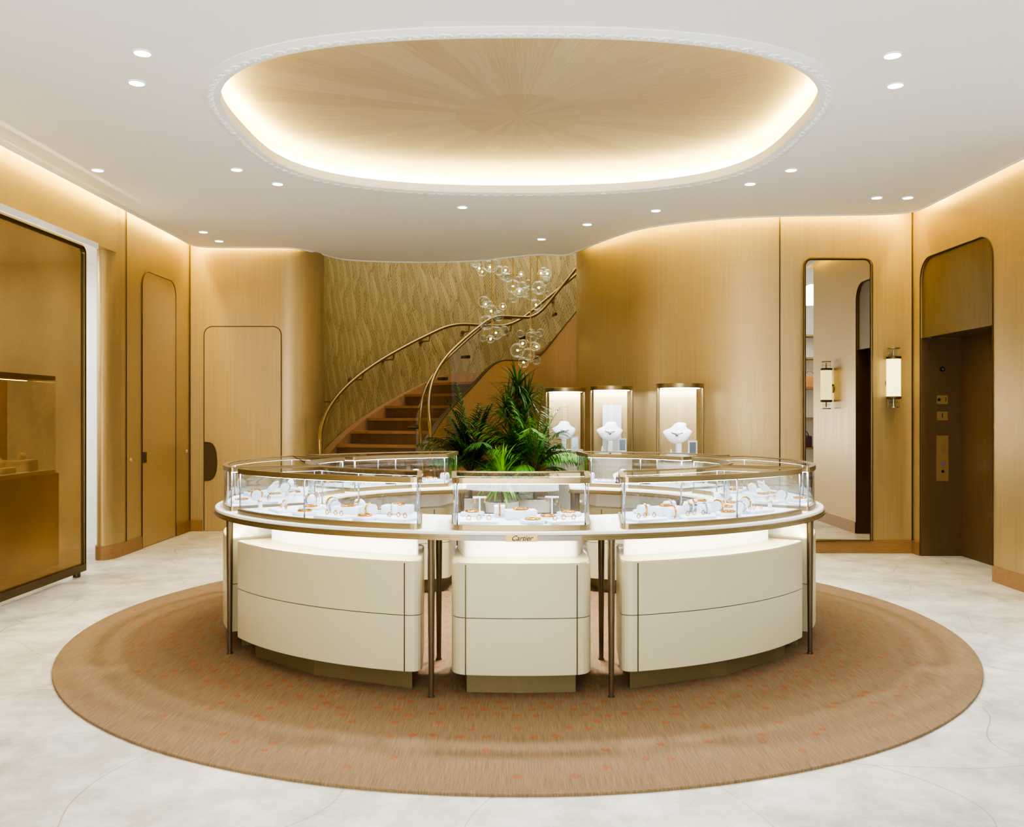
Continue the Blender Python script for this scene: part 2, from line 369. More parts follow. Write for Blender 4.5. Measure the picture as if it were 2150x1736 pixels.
# table ellipse
EA, EB, EC = 1.93, 1.65, Vector((.045, 5.90))
def E(t, off=0.0):
    t = math.radians(t); p = Vector((EA*math.sin(t), -EB*math.cos(t))); n = Vector((math.sin(t)/EA, -math.cos(t)/EB)).normalized()
    return EC + p - n*off
def En(t):
    t = math.radians(t); return Vector((math.sin(t)/EA, -math.cos(t)/EB)).normalized()
def lsp(a, b, n): return [a+(b-a)*i/(n-1) for i in range(n)]
def foot(t0, t1, ti0, ti1, do, di, rs=(.05,.03,.03,.05), n=26):
    o = [E(t, do) for t in lsp(t0, t1, n)]; i = [E(t, di) for t in lsp(ti1, ti0, n)]
    return rounded([o, [o[-1], i[0]], i, [i[-1], o[0]]], rs)
def rrect(w, h, r, k=5):
    out = []
    for cx, cy, a0 in ((w/2-r, -h/2+r, -90), (w/2-r, h/2-r, 0), (-w/2+r, h/2-r, 90), (-w/2+r, -h/2+r, 180)):
        for j in range(k+1):
            a = math.radians(a0+90*j/k); out.append(Vector((cx+r*math.cos(a), cy+r*math.sin(a))))
    return out
# ------------------------------------------------------------------ the shell
b = MB(); b.box((0, 6, -.05), (14, 17, .1)); struct(b.build('floor', M['floor']))
ZC, ZL, ZP = 3.31, 3.62, 3.47
edge = arc_pts([(-3.66,9.9),(-3.66,10.22),(-3.56,10.36),(-3.3,10.39),(-2.85,10.40),(-2.51,10.47),(-2.3,10.85),(-2.1,11.2),(-1.66,11.36),(-1.03,11.41),(-.45,11.3),(-.1,11.08),(.32,10.87),(.64,10.9),(.78,10.62),(.99,10.07),(1.32,9.38),(1.75,9.02),(2.18,8.83),(2.61,8.74),(3.1,8.70),(3.6,8.66),(3.82,8.55),(3.86,8.3)], 6)
outer = [Vector((-3.66,-2))] + edge + [Vector((3.86,5.8)), Vector((5.4,5.8)), Vector((5.4,-2))]
def sup(k, da=0.0, a=1.885, bb=1.60, cy=6.17):
    th = 2*PI*k; c, s = math.cos(th), math.sin(th)
    return Vector((.045 + (a+da)*abs(c)**(2/2.45)*(1 if c >= 0 else -1), cy + (bb+da)*abs(s)**(2/3.1)*(1 if s >= 0 else -1)))
def slab(name, outs, hole, z0, z1, m):
    bm = bmesh.new(); es = []
    for loop in [outs] + ([hole] if hole else []):
        vs = [bm.verts.new((p.x, p.y, z0)) for p in loop]
        for i in range(len(vs)): es.append(bm.edges.new((vs[i], vs[(i+1) % len(vs)])))
    bmesh.ops.triangle_fill(bm, use_beauty=True, edges=es)
    r = bmesh.ops.extrude_face_region(bm, geom=list(bm.faces))
    bmesh.ops.translate(bm, vec=(0,0,z1-z0), verts=[v for v in r['geom'] if isinstance(v, bmesh.types.BMVert)])
    bmesh.ops.recalc_face_normals(bm, faces=bm.faces)
    me = bpy.data.meshes.new(name); bm.to_mesh(me); bm.free(); me.materials.append(m)
    o = bpy.data.objects.new(name, me); COL.objects.link(o); return o
NS = 200
slab_o = struct(slab('ceiling', outer, [sup((k+.5)/NS) for k in range(NS)], ZC, ZC+.05, M['white']))
stair_edge = [p for p in edge if p.y > 10.84]
lid = [Vector((-4.6,-2)), Vector((-4.6,11.3)), Vector((-2.45,11.3))] + stair_edge + [Vector((1.0,11.3)), Vector((5.6,11.3)), Vector((5.6,-2))]
struct(slab('ceiling_upper', lid, None, ZL, ZL+.05, M['white'])).name = 'ceiling.001'
b = MB(); lo = [sup((k+.5)/NS, .12) for k in range(NS)]
b.loft([[Vector((p.x,p.y,z)) for p in lo] for z in (ZC+.045, ZP+.005)], cap=False); struct(b.build('trim_1', M['white']))
b = MB(); b.org = (.045, 6.30, ZP); b.prism(lo, ZP, ZP+.02); struct(b.build('ceiling.002', M['burst']))
b = MB(); l1 = [sup((k+.5)/NS, .035) for k in range(NS)]; l2 = [sup((k+.5)/NS, .085) for k in range(NS)]
b.loft([[Vector((p.x,p.y,ZC+.056)) for p in l] for l in (l1, l2)], cap=False); led = b.build('dome_light_strip', M['domeled'], recalc=False)
tag(led, 'warm light strip glowing around the edge of the oblong ceiling dome', 'light strip')
b = MB(); n2 = 240
P = [[sup((k+.5)/n2, d) for k in range(n2)] for d in (0, .0, .015, .085, .10, .11, .11)]
Z = [ZC+.03, ZC-.014, ZC-.022, ZC-.017, ZC-.008, ZC-.006, ZC+.004]
b.loft([[Vector((p.x,p.y,z)) for p in l] for l, z in zip(P, Z)], cap=False)
pth = [sup((k+.5)/1200, .052) for k in range(1200)]; acc = 0; marks = []
for i in range(1200):
    nx = pth[(i+1) % 1200]; acc += (nx-pth[i]).length
    if acc >= .088: acc = 0; marks.append((pth[i], (nx-pth[i]).normalized()))
for p, d in marks:
    nn = Vector((d.y, -d.x))
    pts = [Vector((p.x,p.y,ZC-.021)) + Vector((d.x,d.y,0))*(.038*math.cos(a)) + Vector((nn.x,nn.y,0))*(.030*math.sin(a)-.012) for a in [PI*j/6 for j in range(7)]]
    b.tube(pts, .006, 5); b.sphere((p.x-nn.x*.010,p.y-nn.y*.010,ZC-.021), .009, 6, 4)
struct(b.build('trim_2', M['moulding']))
b = MB(); b.tube([Vector((-3.66,-1.9,ZC+.004)), Vector((-3.66,5,ZC+.004))] + [Vector((p.x,p.y,ZC+.004)) for p in edge] + [Vector((3.86,5.8,ZC+.004))], .016, 8)
struct(b.build('trim_3', M['moulding']))
def ribbon(name, path, w, z, m, label):
    b = MB(); L = []; R = []
    for i, p in enumerate(path):
        t = (path[min(i+1, len(path)-1)] - path[max(i-1, 0)]).normalized(); n_ = Vector((-t.y, t.x))
        a = p + n_*.05; c = p + n_*(.05+w); L.append(Vector((a.x,a.y,z))); R.append(Vector((c.x,c.y,z)))
    b.loft([L, R], cap=False, closed=False); o = b.build(name, m, recalc=False); tag(o, label, 'light strip'); return o
lp = [Vector((-3.66,-1.5)), Vector((-3.66,3)), Vector((-3.66,7))] + [p for p in edge if p.x < -2.45]
ribbon('cove_light_strip', lp, .035, 3.44, M['coveled'], 'warm light strip hidden above the ceiling edge along the left wall')
rp = [p for p in edge if p.x > .80] + [Vector((3.86,7)), Vector((3.86,5.9))]
ribbon('cove_light_strip', rp, .035, 3.44, M['coveled'], 'warm light strip hidden above the ceiling edge along the right wall')
def wall_poly(name, front, back, z0, z1, m):
    b = MB(); fr = [Vector(p) for p in front]; bk = [Vector(p) for p in back]
    lp_ = fr + bk[::-1]
    b.loft([[Vector((p[0], p[1], z)) for p in lp_] for z in (z0, z1)], 0, True); o = b.build(name, m); struct(o)
    return o
col = arc_pts([(-3.965,8.75),(-3.955,8.56),(-3.905,8.43),(-3.84,8.43),(-3.795,8.52),(-3.78,8.66),(-3.78,8.75)], 6)
wl = col + [Vector((-3.78,9.2)), Vector((-3.78,10.5))]
wall_poly('wall_left', wl, [(-3.97,8.76),(-3.97,10.5)], 0, ZL, M['wall'])
bl = [Vector((-3.9,10.5))] + arc_pts([(-2.78,10.5),(-2.66,10.505),(-2.54,10.54),(-2.42,10.62),(-2.33,10.74),(-2.29,10.88),(-2.32,11.0),(-2.42,11.12)], 8)
wall_poly('wall_back_left', bl, [(-3.9,11.12)], 0, ZL, M['wall'])
rw = arc_pts([(1.02,11.5),(.84,11.2),(.79,10.95),(.86,10.65),(1.10,10.12),(1.42,9.55),(1.83,9.2),(2.22,9.0),(2.65,8.9),(3.1,8.86),(3.97,8.85)], 8)
wall_poly('wall_back_right', rw, [(1.35,11.5),(4.1,11.5)], 0, ZL, M['wall'])
def yzslab(name, poly, x0, x1, m, parent=None):
    b = MB(); b.loft([[Vector((x, y, z)) for y, z in poly] for x in (x0, x1)], sm=False); return b.build(name, m, parent)
def arch(y0, y1, z0, z1, r, k=8):
    pts = [(y0, z0)]
    for j in range(k+1): a = PI - (PI/2)*j/k; pts.append((y0+r+r*math.cos(a), z1-r+r*math.sin(a)))
    for j in range(k+1): a = PI/2 - (PI/2)*j/k; pts.append((y1-r+r*math.cos(a), z1-r+r*math.sin(a)))
    pts.append((y1, z0)); return pts
Y0, Y1 = 7.37, 8.68
poly = [(5.9,0)] + arch(Y0, Y1, 0, 2.87, .2) + [(8.86,0),(8.86,ZL),(5.9,ZL)]
struct(yzslab('wall_right', poly, 3.96, 4.10, M['wall']))
struct(yzslab('wall_left.001', [(-2,2.92),(8.74,2.92),(8.74,ZL),(-2,ZL)], -3.90, -3.785, M['wall']))
struct(yzslab('wall_left.002', [(-2,0),(4.6,0),(4.6,2.92),(-2,2.92)], -3.90, -3.785, M['wall']))
b = MB(); b.box((0.5,-2.05,1.8),(11,.1,3.7)); struct(b.build('wall_front', M['white']))
b = MB(); b.box((5.45,1.9,1.8),(.1,7.9,3.7)); b.box((4.78,5.85,1.8),(1.3,.1,3.7)); struct(b.build('wall_right.001', M['white']))
b = MB(); b.box((-5.9,6,1.5),(.1,7,3)); b.box((-4.95,9.3,1.5),(2,.1,3)); b.box((-4.95,3.0,1.5),(2,.1,3)); struct(b.build('wall_side_room', M['white']))
b = MB(); b.box((-4.93,6.1,2.96),(2.05,6.6,.06)); struct(b.build('ceiling.003', M['white']))
b = MB()
for x, y in ((-3.777,8.77),(-3.772,10.49)): b.box((x,y,1.8),(.008,.008,3.6))
b.box((2.66,8.893,1.8),(.009,.01,3.6)); b.box((3.955,8.845,1.8),(.012,.012,3.6))
struct(b.build('trim_4', M['seam']))
def baseboard(name, path, h=.13, w=.014, flip=1):
    b = MB(); P_ = [Vector(p) for p in path]; o = []
    for i, p in enumerate(P_):
        t = (P_[min(i+1, len(P_)-1)] - P_[max(i-1, 0)]).normalized(); n_ = Vector((t.y, -t.x))*flip; o.append(p + n_*w)
    b.prism(P_ + o[::-1], 0, h); struct(b.build(name, M['wood']))
baseboard('baseboard_left', [p for p in col] + [Vector((-3.78,9.12))])
baseboard('baseboard_left.001', [(-3.78,10.07),(-3.78,10.485)])
baseboard('baseboard_back_left', [(-3.765,10.5),(-3.63,10.5)])
baseboard('baseboard_back_left.001', [(-2.69,10.5),(-2.54,10.54),(-2.42,10.62),(-2.33,10.74),(-2.29,10.88)])
baseboard('baseboard_back_right', [p for p in rw if p.y < 10.9][:-1] + [Vector((3.945,8.85))], flip=1)
baseboard('baseboard_right', [(3.96,Y0-.01),(3.96,5.9)])
baseboard('baseboard_right.001', [(3.96,8.835),(3.96,Y1+.01)])
def door(name, p0, d, w, h, r, nrm, z0=.01):
    p0 = Vector((p0[0], p0[1], 0)); d = Vector((*d, 0)); nrm = Vector((*nrm, 0))
    pl = arch(0, w, z0, h, r); e = bpy.data.objects.new(name, None); COL.objects.link(e); e.location = p0; W[e.name] = p0; struct(e)
    b = MB(); b.loft([[p0 + d*u + Vector((0,0,z)) + nrm*k for u, z in pl] for k in (.001, .006)], sm=False); b.build('door_panel', M['door'], e)
    b = MB(); b.tube([p0 + d*u + Vector((0,0,z)) + nrm*.006 for u, z in pl], .005, 6); b.build('door_outline', M['seam'], e)
    return e
d1 = door('door_1', (-3.78,9.14), (0,1), .91, 2.85, .16, (1,0))
b = MB()
for y in (9.155, 9.20): b.box((-3.765,y,.93),(.012,.036,.11))
b.box((-3.757,9.178,.93),(.008,.012,.09)); b.build('door_handle', M['dbronze'], d1)
d2 = door('door_2', (-3.61,10.5), (1,0), .905, 2.40, .1, (0,-1))
b = MB(); pl = []
for j in range(13):
    a = -PI/2 + PI*j/12; pl.append((.005 + .145*max(0, math.cos(a))**.5, .82 + .225*math.sin(a)))
pl = [(.005,.595)] + pl + [(.005,1.045)]
b.loft([[Vector((-3.61+u, 10.5-k, z)) for u, z in pl] for k in (.004, .022)], sm=False); b.tube([Vector((-3.61+u,10.478,z)) for u, z in pl[1:-1]], .006, 6)
b.build('door_handle', M['dbronze'], d2)
for x, y, z, l in ((-3.772,8.87,.92,'small round pale wall plate left of the tall arched side door'), (-3.772,10.4,.94,'small round pale wall plate beside the far left room corner')):
    b = MB(); b.cyl((x-.01,y,z),(x+.004,y,z),.020,n=16); b.cyl((x+.004,y,z),(x+.007,y,z),.010,n=12); tag(b.build('wall_plate', M['knob']), l, 'wall plate')
# lift
e = bpy.data.objects.new('door_3', None); COL.objects.link(e); e.location = (4.35,8.0,0); W[e.name] = Vector((4.35,8.0,0)); struct(e)
b = MB(); b.box((4.37,8.33,1.055),(.03,.7,2.11)); b.build('door_panel', M['liftdark'], e)
b = MB(); b.box((4.36,7.66,1.055),(.03,.62,2.11)); b.build('door_panel', M['lift'], e)
JY = Y1-.004
b = MB(); b.box((4.20,JY+.02,1.055),(.47,.04,2.11)); b.box((4.20,Y0-.016,1.055),(.47,.04,2.11)); b.box((4.24,8.02,2.14),(.36,1.30,.06)); struct(b.build('trim_5', M['liftdark']))
struct(yzslab('trim_6', arch(Y0+.002, Y1-.002, 2.11, 2.868, .2), 3.975, 4.0, M['lifttop']))
b = MB(); b.tube([Vector((3.957,y,z)) for y, z in arch(Y0, Y1, .01, 2.87, .2)], .006, 6); struct(b.build('trim_7', M['seam']))
def text_obj(s, size, m, name, parent, loc, rot, shear=0, ext=.001):
    cu = bpy.data.curves.new('txt', 'FONT'); cu.body = s; cu.size = size; cu.extrude = ext; cu.shear = shear; cu.align_x = 'CENTER'; cu.align_y = 'CENTER'; cu.offset = .0006 if shear else 0
    o = bpy.data.objects.new('txt', cu); COL.objects.link(o); bpy.context.view_layer.update()
    me = bpy.data.meshes.new_from_object(o.evaluated_get(bpy.context.evaluated_depsgraph_get())); bpy.data.objects.remove(o)
    me.materials.clear(); me.materials.append(m)
    t = bpy.data.objects.new(name, me); COL.objects.link(t); t.parent = parent; t.location = Vector(loc) - wloc(parent); t.rotation_euler = rot; return t
JX = lambda px: (px-CX)*Y1/F
JZ = lambda py: H-(py-CY)*Y1/F
t = thing('indicator_button', 'round indicator high on the dark lift jamb', 'indicator', (JX(1978), JY, JZ(775)-.02))
b = MB(); b.cyl((JX(1978),JY,JZ(775)),(JX(1978),JY-.008,JZ(775)),.024,n=20); b.build('bezel', M['black'], t)
b = MB(); b.cyl((JX(1978),JY-.008,JZ(775)),(JX(1978),JY-.012,JZ(775)),.010,n=16); b.build('lens', M['silver'], t)
for py, s, l in ((839,'*1','dark lift floor sign with a star and the number one'), (873,'1','dark lift floor sign with a single number one')):
    t = thing('floor_sign', l, 'sign', (JX(1978), JY, JZ(py)-.05))
    b = MB(); M_ = rrect(.105,.085,.008); b.loft([[Vector((JX(1978)+p.x, JY-k, JZ(py)+p.y)) for p in M_] for k in (0,.003)], sm=False); b.build('plate', M['panelbrass'], t)
    if s == '*1':
        b = MB(); st = [Vector((JX(1971)+math.sin(PI*j/5)*(.024 if j % 2 == 0 else .010), JY-.0045, JZ(py)+math.cos(PI*j/5)*(.024 if j % 2 == 0 else .010))) for j in range(10)]
        b.loft([st, [p+Vector((0,.001,0)) for p in st]], sm=False); b.build('star', M['black'], t)
    text_obj('1', .06, M['black'], 'numeral', t, (JX(1985 if s == '*1' else 1978), JY-.0045, JZ(py)), (PI/2,0,0))
t = thing('call_panel', 'tall brushed brass lift call panel with key switch and buttons', 'call panel', (JX(1978), JY, JZ(1010)))
b = MB(); q = rrect(.115,.44,.006); cz = JZ(962); b.loft([[Vector((JX(1978)+p.x, JY-k, cz+p.y)) for p in q] for k in (0,.006)], sm=False); b.build('plate', M['panelbrass'], t)
for py, r in ((944,.008),(973,.020),(989,.012)):
    b = MB(); b.cyl((JX(1978),JY-.006,JZ(py)),(JX(1978),JY-.014,JZ(py)),r,n=18); b.build('button', M['silver'] if py != 989 else M['black'], t)
# sliding screen
PX = -3.66
t = thing('sliding_screen', 'tall sliding screen of gold mesh glass in a dark bronze frame', 'screen', (PX,6.2,0))
pl = arch(4.7, 7.65, .05, 2.80, .06); pl2 = arch(4.72, 7.63, .07, 2.78, .05)
b = MB(); b.add([Vector((PX, y, z)) for y, z in pl2], [tuple(range(len(pl2)))]); b.build('glass_pane', M['screen'], t)
b = MB(); b.tube([Vector((PX,y,z)) for y, z in pl]+[Vector((PX,4.7,.05))], .024, 8); b.box((PX,6.2,.07),(.05,2.9,.06)); b.build('frame', M['dbronze'], t)
b = MB(); b.box((PX-.01,7.55,.03),(.04,.05,.06)); b.cyl((PX-.01,7.55,.008),(PX-.01,7.55,.05),.03); b.build('foot', M['dbronze'], t)
b = MB(); b.box((-3.74,6.2,2.875),(.09,3.6,.05)); tag(b.build('sliding_track', M['moulding']), 'white sliding track above the gold mesh screen', 'track')
t = thing('display_counter', 'wooden counter with lit glass box behind the gold mesh screen', 'counter', (-4.4,6.7,0))
cq = [Vector(p) for p in ((-4.65,4.9),(-4.15,4.9),(-4.15,8.2),(-4.65,8.2))]
b = MB(); b.prism(cq, 0, .84, .01); b.build('base', M['door'], t)
b = MB(); q = inset(cq, .02); b.prism(q, .842, .87); b.build('display_floor', M['prop'], t)
b = MB(); b.loft([[Vector((p.x,p.y,z)) for p in q] for z in (.87,1.68)], sm=False, cap=False); b.build('glass', M['glass'], t, recalc=False)
b = MB(); b.box((-4.60,6.55,1.27),(.01,3.2,.80)); b.build('back_panel', M['backing'], t)
b = MB(); b.ring(q, .03, 1.68, 1.72); b.build('top_frame', M['dbronze'], t)
b = MB(); b.box((-4.40,6.55,1.676),(.03,3.1,.004)); b.build('light_strip', M['cled'], t)
SCREEN_BLOCKS = []
for i, y in enumerate((6.9, 7.25, 7.6, 7.95)):
    hh = .92+.05*(i % 2)
    SCREEN_BLOCKS.append((y, hh, i))
    b = MB(); b.prism([Vector((-4.36,y))+p for p in rrect(.22,.2,.03)], .872, hh, .01); tag(b.build('display_block', M['prop']), 'white block behind the gold mesh screen, %s from the camera' % ('nearest' if i == 0 else ['','second','third','farthest'][i]), 'display block', 'white blocks behind the gold mesh screen')
# ------------------------------------------------------------------ wallpaper wall and staircase
SCX, SCY = 1.0, 10.5
ZLAND, TL0, TL1, D1, D2 = 1.815, 47.3, 72.0, 6.8, 3.6
def hz(th):
    z = min((th+20.7)/D1*.165, ZLAND)
    if th > TL1: z += (th-TL1)/D2*.165
    return z
def sp(th, R, z=0): a = math.radians(th); return Vector((SCX-R*math.cos(a), SCY+R*math.sin(a), z))
me = bpy.data.meshes.new('wall_stair'); vs = []; fs = []; uvs = []; K = 60
for i in range(K+1):
    th = 8.5 + 120*i/K
    for R in (3.4, 3.5):
        for z in (0, 5.8): vs.append(sp(th, R, z)); uvs.append((math.radians(th)*3.4, z))
for i in range(K):
    a = 4*i; c = a+4; fs += [(a,a+1,c+1,c),(a+2,c+2,c+3,a+3),(a+1,a+3,c+3,c+1),(a,c,c+2,a+2)]
me.from_pydata(vs, [], fs); ul = me.uv_layers.new(name='UVMap')
for l in me.loops: ul.data[l.index].uv = uvs[l.vertex_index]
me.materials.append(M['paper'])
o = bpy.data.objects.new('wall_stair', me); COL.objects.link(o); struct(o)
b = MB(); b.box((.9,12.4,5.85),(7.4,4.4,.1)); struct(b.build('ceiling.004', M['white']))
t = thing('staircase', 'curved honey wood staircase climbing to the right behind the counters', 'staircase', (-1.5,9.6,0))
RI, RO = 2.15, 3.30
steps = [(-20.7+D1*i, -20.7+D1*(i+1), .165*(i+1)) for i in range(10)] + [(TL0, TL1, ZLAND)] + [(TL1+D2*i, TL1+D2*(i+1), ZLAND+.165*(i+1)) for i in range(8)]
for a0, a1, z in steps:
    n_ = 3 if a1-a0 < 10 else 9
    b = MB(); q = [sp(a0-.5, RI), sp(a0-.5, RO)] + [sp(a0+(a1-a0)*j/n_, RO) for j in range(1, n_+1)] + [sp(a0+(a1-a0)*j/n_, RI) for j in range(n_, 0, -1)]
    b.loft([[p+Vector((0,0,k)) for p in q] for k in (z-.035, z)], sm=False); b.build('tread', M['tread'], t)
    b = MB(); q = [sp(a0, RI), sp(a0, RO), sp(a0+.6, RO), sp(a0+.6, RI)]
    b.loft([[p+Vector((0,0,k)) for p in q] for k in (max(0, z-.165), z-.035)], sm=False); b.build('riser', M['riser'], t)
def smooth(f, a, w=4.0): return sum(f(a+w*(k-4)/4) for k in range(9))/9
def hs(a): return smooth(hz, a)
def sst(a, x0, x1): u = max(0, min(1, (a-x0)/(x1-x0))); return u*u*(3-2*u)
def curb(a): return hs(a)+.17+.12*sst(a, 40, 60)
def Rr(a): return RI-.03-.17*(1-sst(a, -12, 34))
ths = lsp(-20, 104, 90)
def strip(b, ths, R0, R1, zf0, zf1):
    L = [[sp(th, R0, zf0(th)), sp(th, R1, zf0(th)), sp(th, R1, zf1(th)), sp(th, R0, zf1(th))] for th in ths]
    b.loft(L, sm=True)
b = MB(); strip(b, ths, RI-.06, RI, lambda a: 0.0, lambda a: max(.15, curb(a))); b.build('inner_wall', M['skirt'], t)
b = MB(); strip(b, lsp(6, 104, 60), RO-.015, RO+.09, lambda a: max(0, hs(a)-.1), lambda a: max(.1, hs(a)+.17)); b.build('wall_stringer', M['tread'], t)
b = MB(); strip(b, ths, RI-.065, RI+.01, lambda a: max(.15, curb(a)), lambda a: max(.162, curb(a)+.012)); b.build('wall_cap', M['dbronze'], t)
b = MB(); b.loft([[sp(a, RI-.03, curb(a)+.01) for a in lsp(-2,100,50)], [sp(a, RI-.03, hs(a)+.86) for a in lsp(-2,100,50)]], cap=False, closed=False); b.build('glass_balustrade', M['glass'], t, recalc=False)
b = MB(); b.tube(arc_pts([sp(-14,Rr(-14)-.10,.25), sp(-13,Rr(-13)-.04,.7), sp(-10,Rr(-10),1.0)], 8)[:-1] + [sp(a, Rr(a), hs(a)+.90) for a in lsp(-7,102,60)], .021, 10); b.build('handrail', M['rail'], t)
b = MB(); b.tube([sp(-8,Rr(-8)+.05,.2)] + arc_pts([sp(-7,Rr(-7)+.07,.65), sp(0,Rr(0)+.10,hz(0)+.74), sp(12,Rr(12)+.10,hz(12)+.78)], 6) + [sp(a, Rr(a)+.10-.08*sst(a,30,62), hs(a)+.78+.1*sst(a,30,62)) for a in lsp(15,62,30)], .016, 10); b.build('handrail', M['rail'], t)
hr = MB(); hr.tube([sp(-19,RO-.12,.55), sp(-18,RO-.12,.8)] + [sp(a, RO-.12, hs(a)+.88) for a in lsp(-14,102,70)], .023, 10); rail = hr.build('handrail', M['rail'], t)
for a in lsp(10, 96, 8):
    b = MB(); b.tube([sp(a,RO+.09,hs(a)+.78), sp(a,RO-.10,hs(a)+.78), sp(a,RO-.12,hs(a)+.86)], .010, 6); b.cyl(sp(a,RO+.1,hs(a)+.78), sp(a,RO+.08,hs(a)+.78), .03, n=12); b.build('bracket', M['rail'], t)
for a in lsp(4, 92, 8):
    b = MB(); b.cyl(sp(a,RI-.05,hs(a)+.62), sp(a,RI+.09,hs(a)+.62), .022, n=14); b.build('glass_clamp', M['dbronze'], t)
# ------------------------------------------------------------------ rug
b = MB(); RC = Vector((.03,5.98)); q = [RC + Vector((2.76*math.cos(2*PI*k/160), 2.76*math.sin(2*PI*k/160))) for k in range(160)]
b.prism(q, .0, .012, .004)
placed = []
rr = random.Random(11)
for gx in range(-30, 31):
    for gy in range(-30, 31):
        p = Vector((gx*.10+(gy % 2)*.05+rr.uniform(-.02,.02), gy*.087+rr.uniform(-.02,.02))); r = p.length
        if r > 2.66: continue
        pr = 1 if r < 1.65 else max(.14, 1-(r-1.65)*1.2)
        if r > 2.25: pr = .26*max(0, (2.75-r)/.5)+.03
        if rr.random() > pr*.9: continue
        placed.append(RC+p)
for p in placed:
    a0 = rr.uniform(0, 1)
    for k in range(6):
        c = p + Vector((math.cos(a0+PI*k/3), math.sin(a0+PI*k/3)))*.0120
        b.add([Vector((c.x+.0072*math.cos(2*PI*j/6), c.y+.0072*math.sin(2*PI*j/6), .0124)) for j in range(6)], [tuple(range(6))], 1)
tag(b.build('rug', [M['rug'], M['flower']]), 'large round tan rug with scattered orange flowers under the ring of counters', 'rug')
# ------------------------------------------------------------------ ring table
ZT = .816
tb = t = thing('ring_table', 'large oval ring table with white top and bronze edge and legs', 'table', (EC.x, EC.y, .0125))
lo = foot(-167.5, 167.5, -163, 163, 0, .69, (.04,.04,.04,.04), 150)
b = MB(); b.prism(inset(lo, .004), .790, ZT, .004); b.prism(inset(lo, .02), .776, .79); b.build('table_top', M['top'], t)
b = MB(); b.ring(lo, .018, .774, ZT-.014); b.ring(inset(lo,-.006), .01, .780, .790); b.build('edge_trim', M['bronze'], t)
for s in (-1, 1):
    for a in (13.2, 60.4, 119.6, 166.0):
        for off in (.03, .665):
            aa = a if off < .1 else (19.5 if a == 13.2 else 160.5 if a == 166.0 else a)
            p = E(s*aa, off); b = MB(); b.cyl((p.x,p.y,.0125),(p.x,p.y,.774),.0125,.019,16); b.cyl((p.x,p.y,.0125),(p.x,p.y,.021),.017,n=16); b.build('leg', M['leg'], t)
pq = [E(a, -.008) for a in lsp(-8.5, 8.5, 12)]
b = MB(); b.loft([[Vector((p.x,p.y,z)) for p in pq] for z in (.776,.800)], cap=False, closed=False); b.build('edge_plate', mat('grey_plate',(140,134,122),.35,.4), t, recalc=False)
fx = EC.x; fy = EC.y-EB-.010
b = MB(); q = rrect(.15,.032,.003); b.loft([[Vector((fx+p.x, fy-.002-k, .789+p.y)) for p in q] for k in (0,.004)], sm=False); pq_ = b.build('name_plaque', M['brass'], t); pq_['label'] = 'small brass plaque with black lettering'
text_obj('Cartier', .034, M['black'], 'lettering', pq_, (fx, fy-.0075, .7895), (PI/2,0,0), .45, .0004)
units = {
 'front centre': (-10.3, 10.3, -15, 15, (.055,.03,.03,.055)),
 'front left': (-58.3, -14.8, -58.3, -22, (.06,.04,.02,.02)),
 'front right': (14.8, 58.3, 22, 58.3, (.02,.02,.04,.06)),
 'left side': (-117.5, -62.5, -117.5, -62.5, (.02,.02,.02,.02)),
 'right side': (62.5, 117.5, 62.5, 117.5, (.02,.02,.02,.02)),
 'rear left': (-165.2, -121.7, -158, -121.7, (.02,.02,.04,.06)),
 'rear right': (121.7, 165.2, 121.7, 158, (.06,.04,.02,.02)),
}
seams = {'front centre': (-8.2, 8.2), 'front left': (-17.6,), 'front right': (17.6,), 'left side': (), 'right side': (), 'rear left': (-162.4,), 'rear right': (162.4,)}
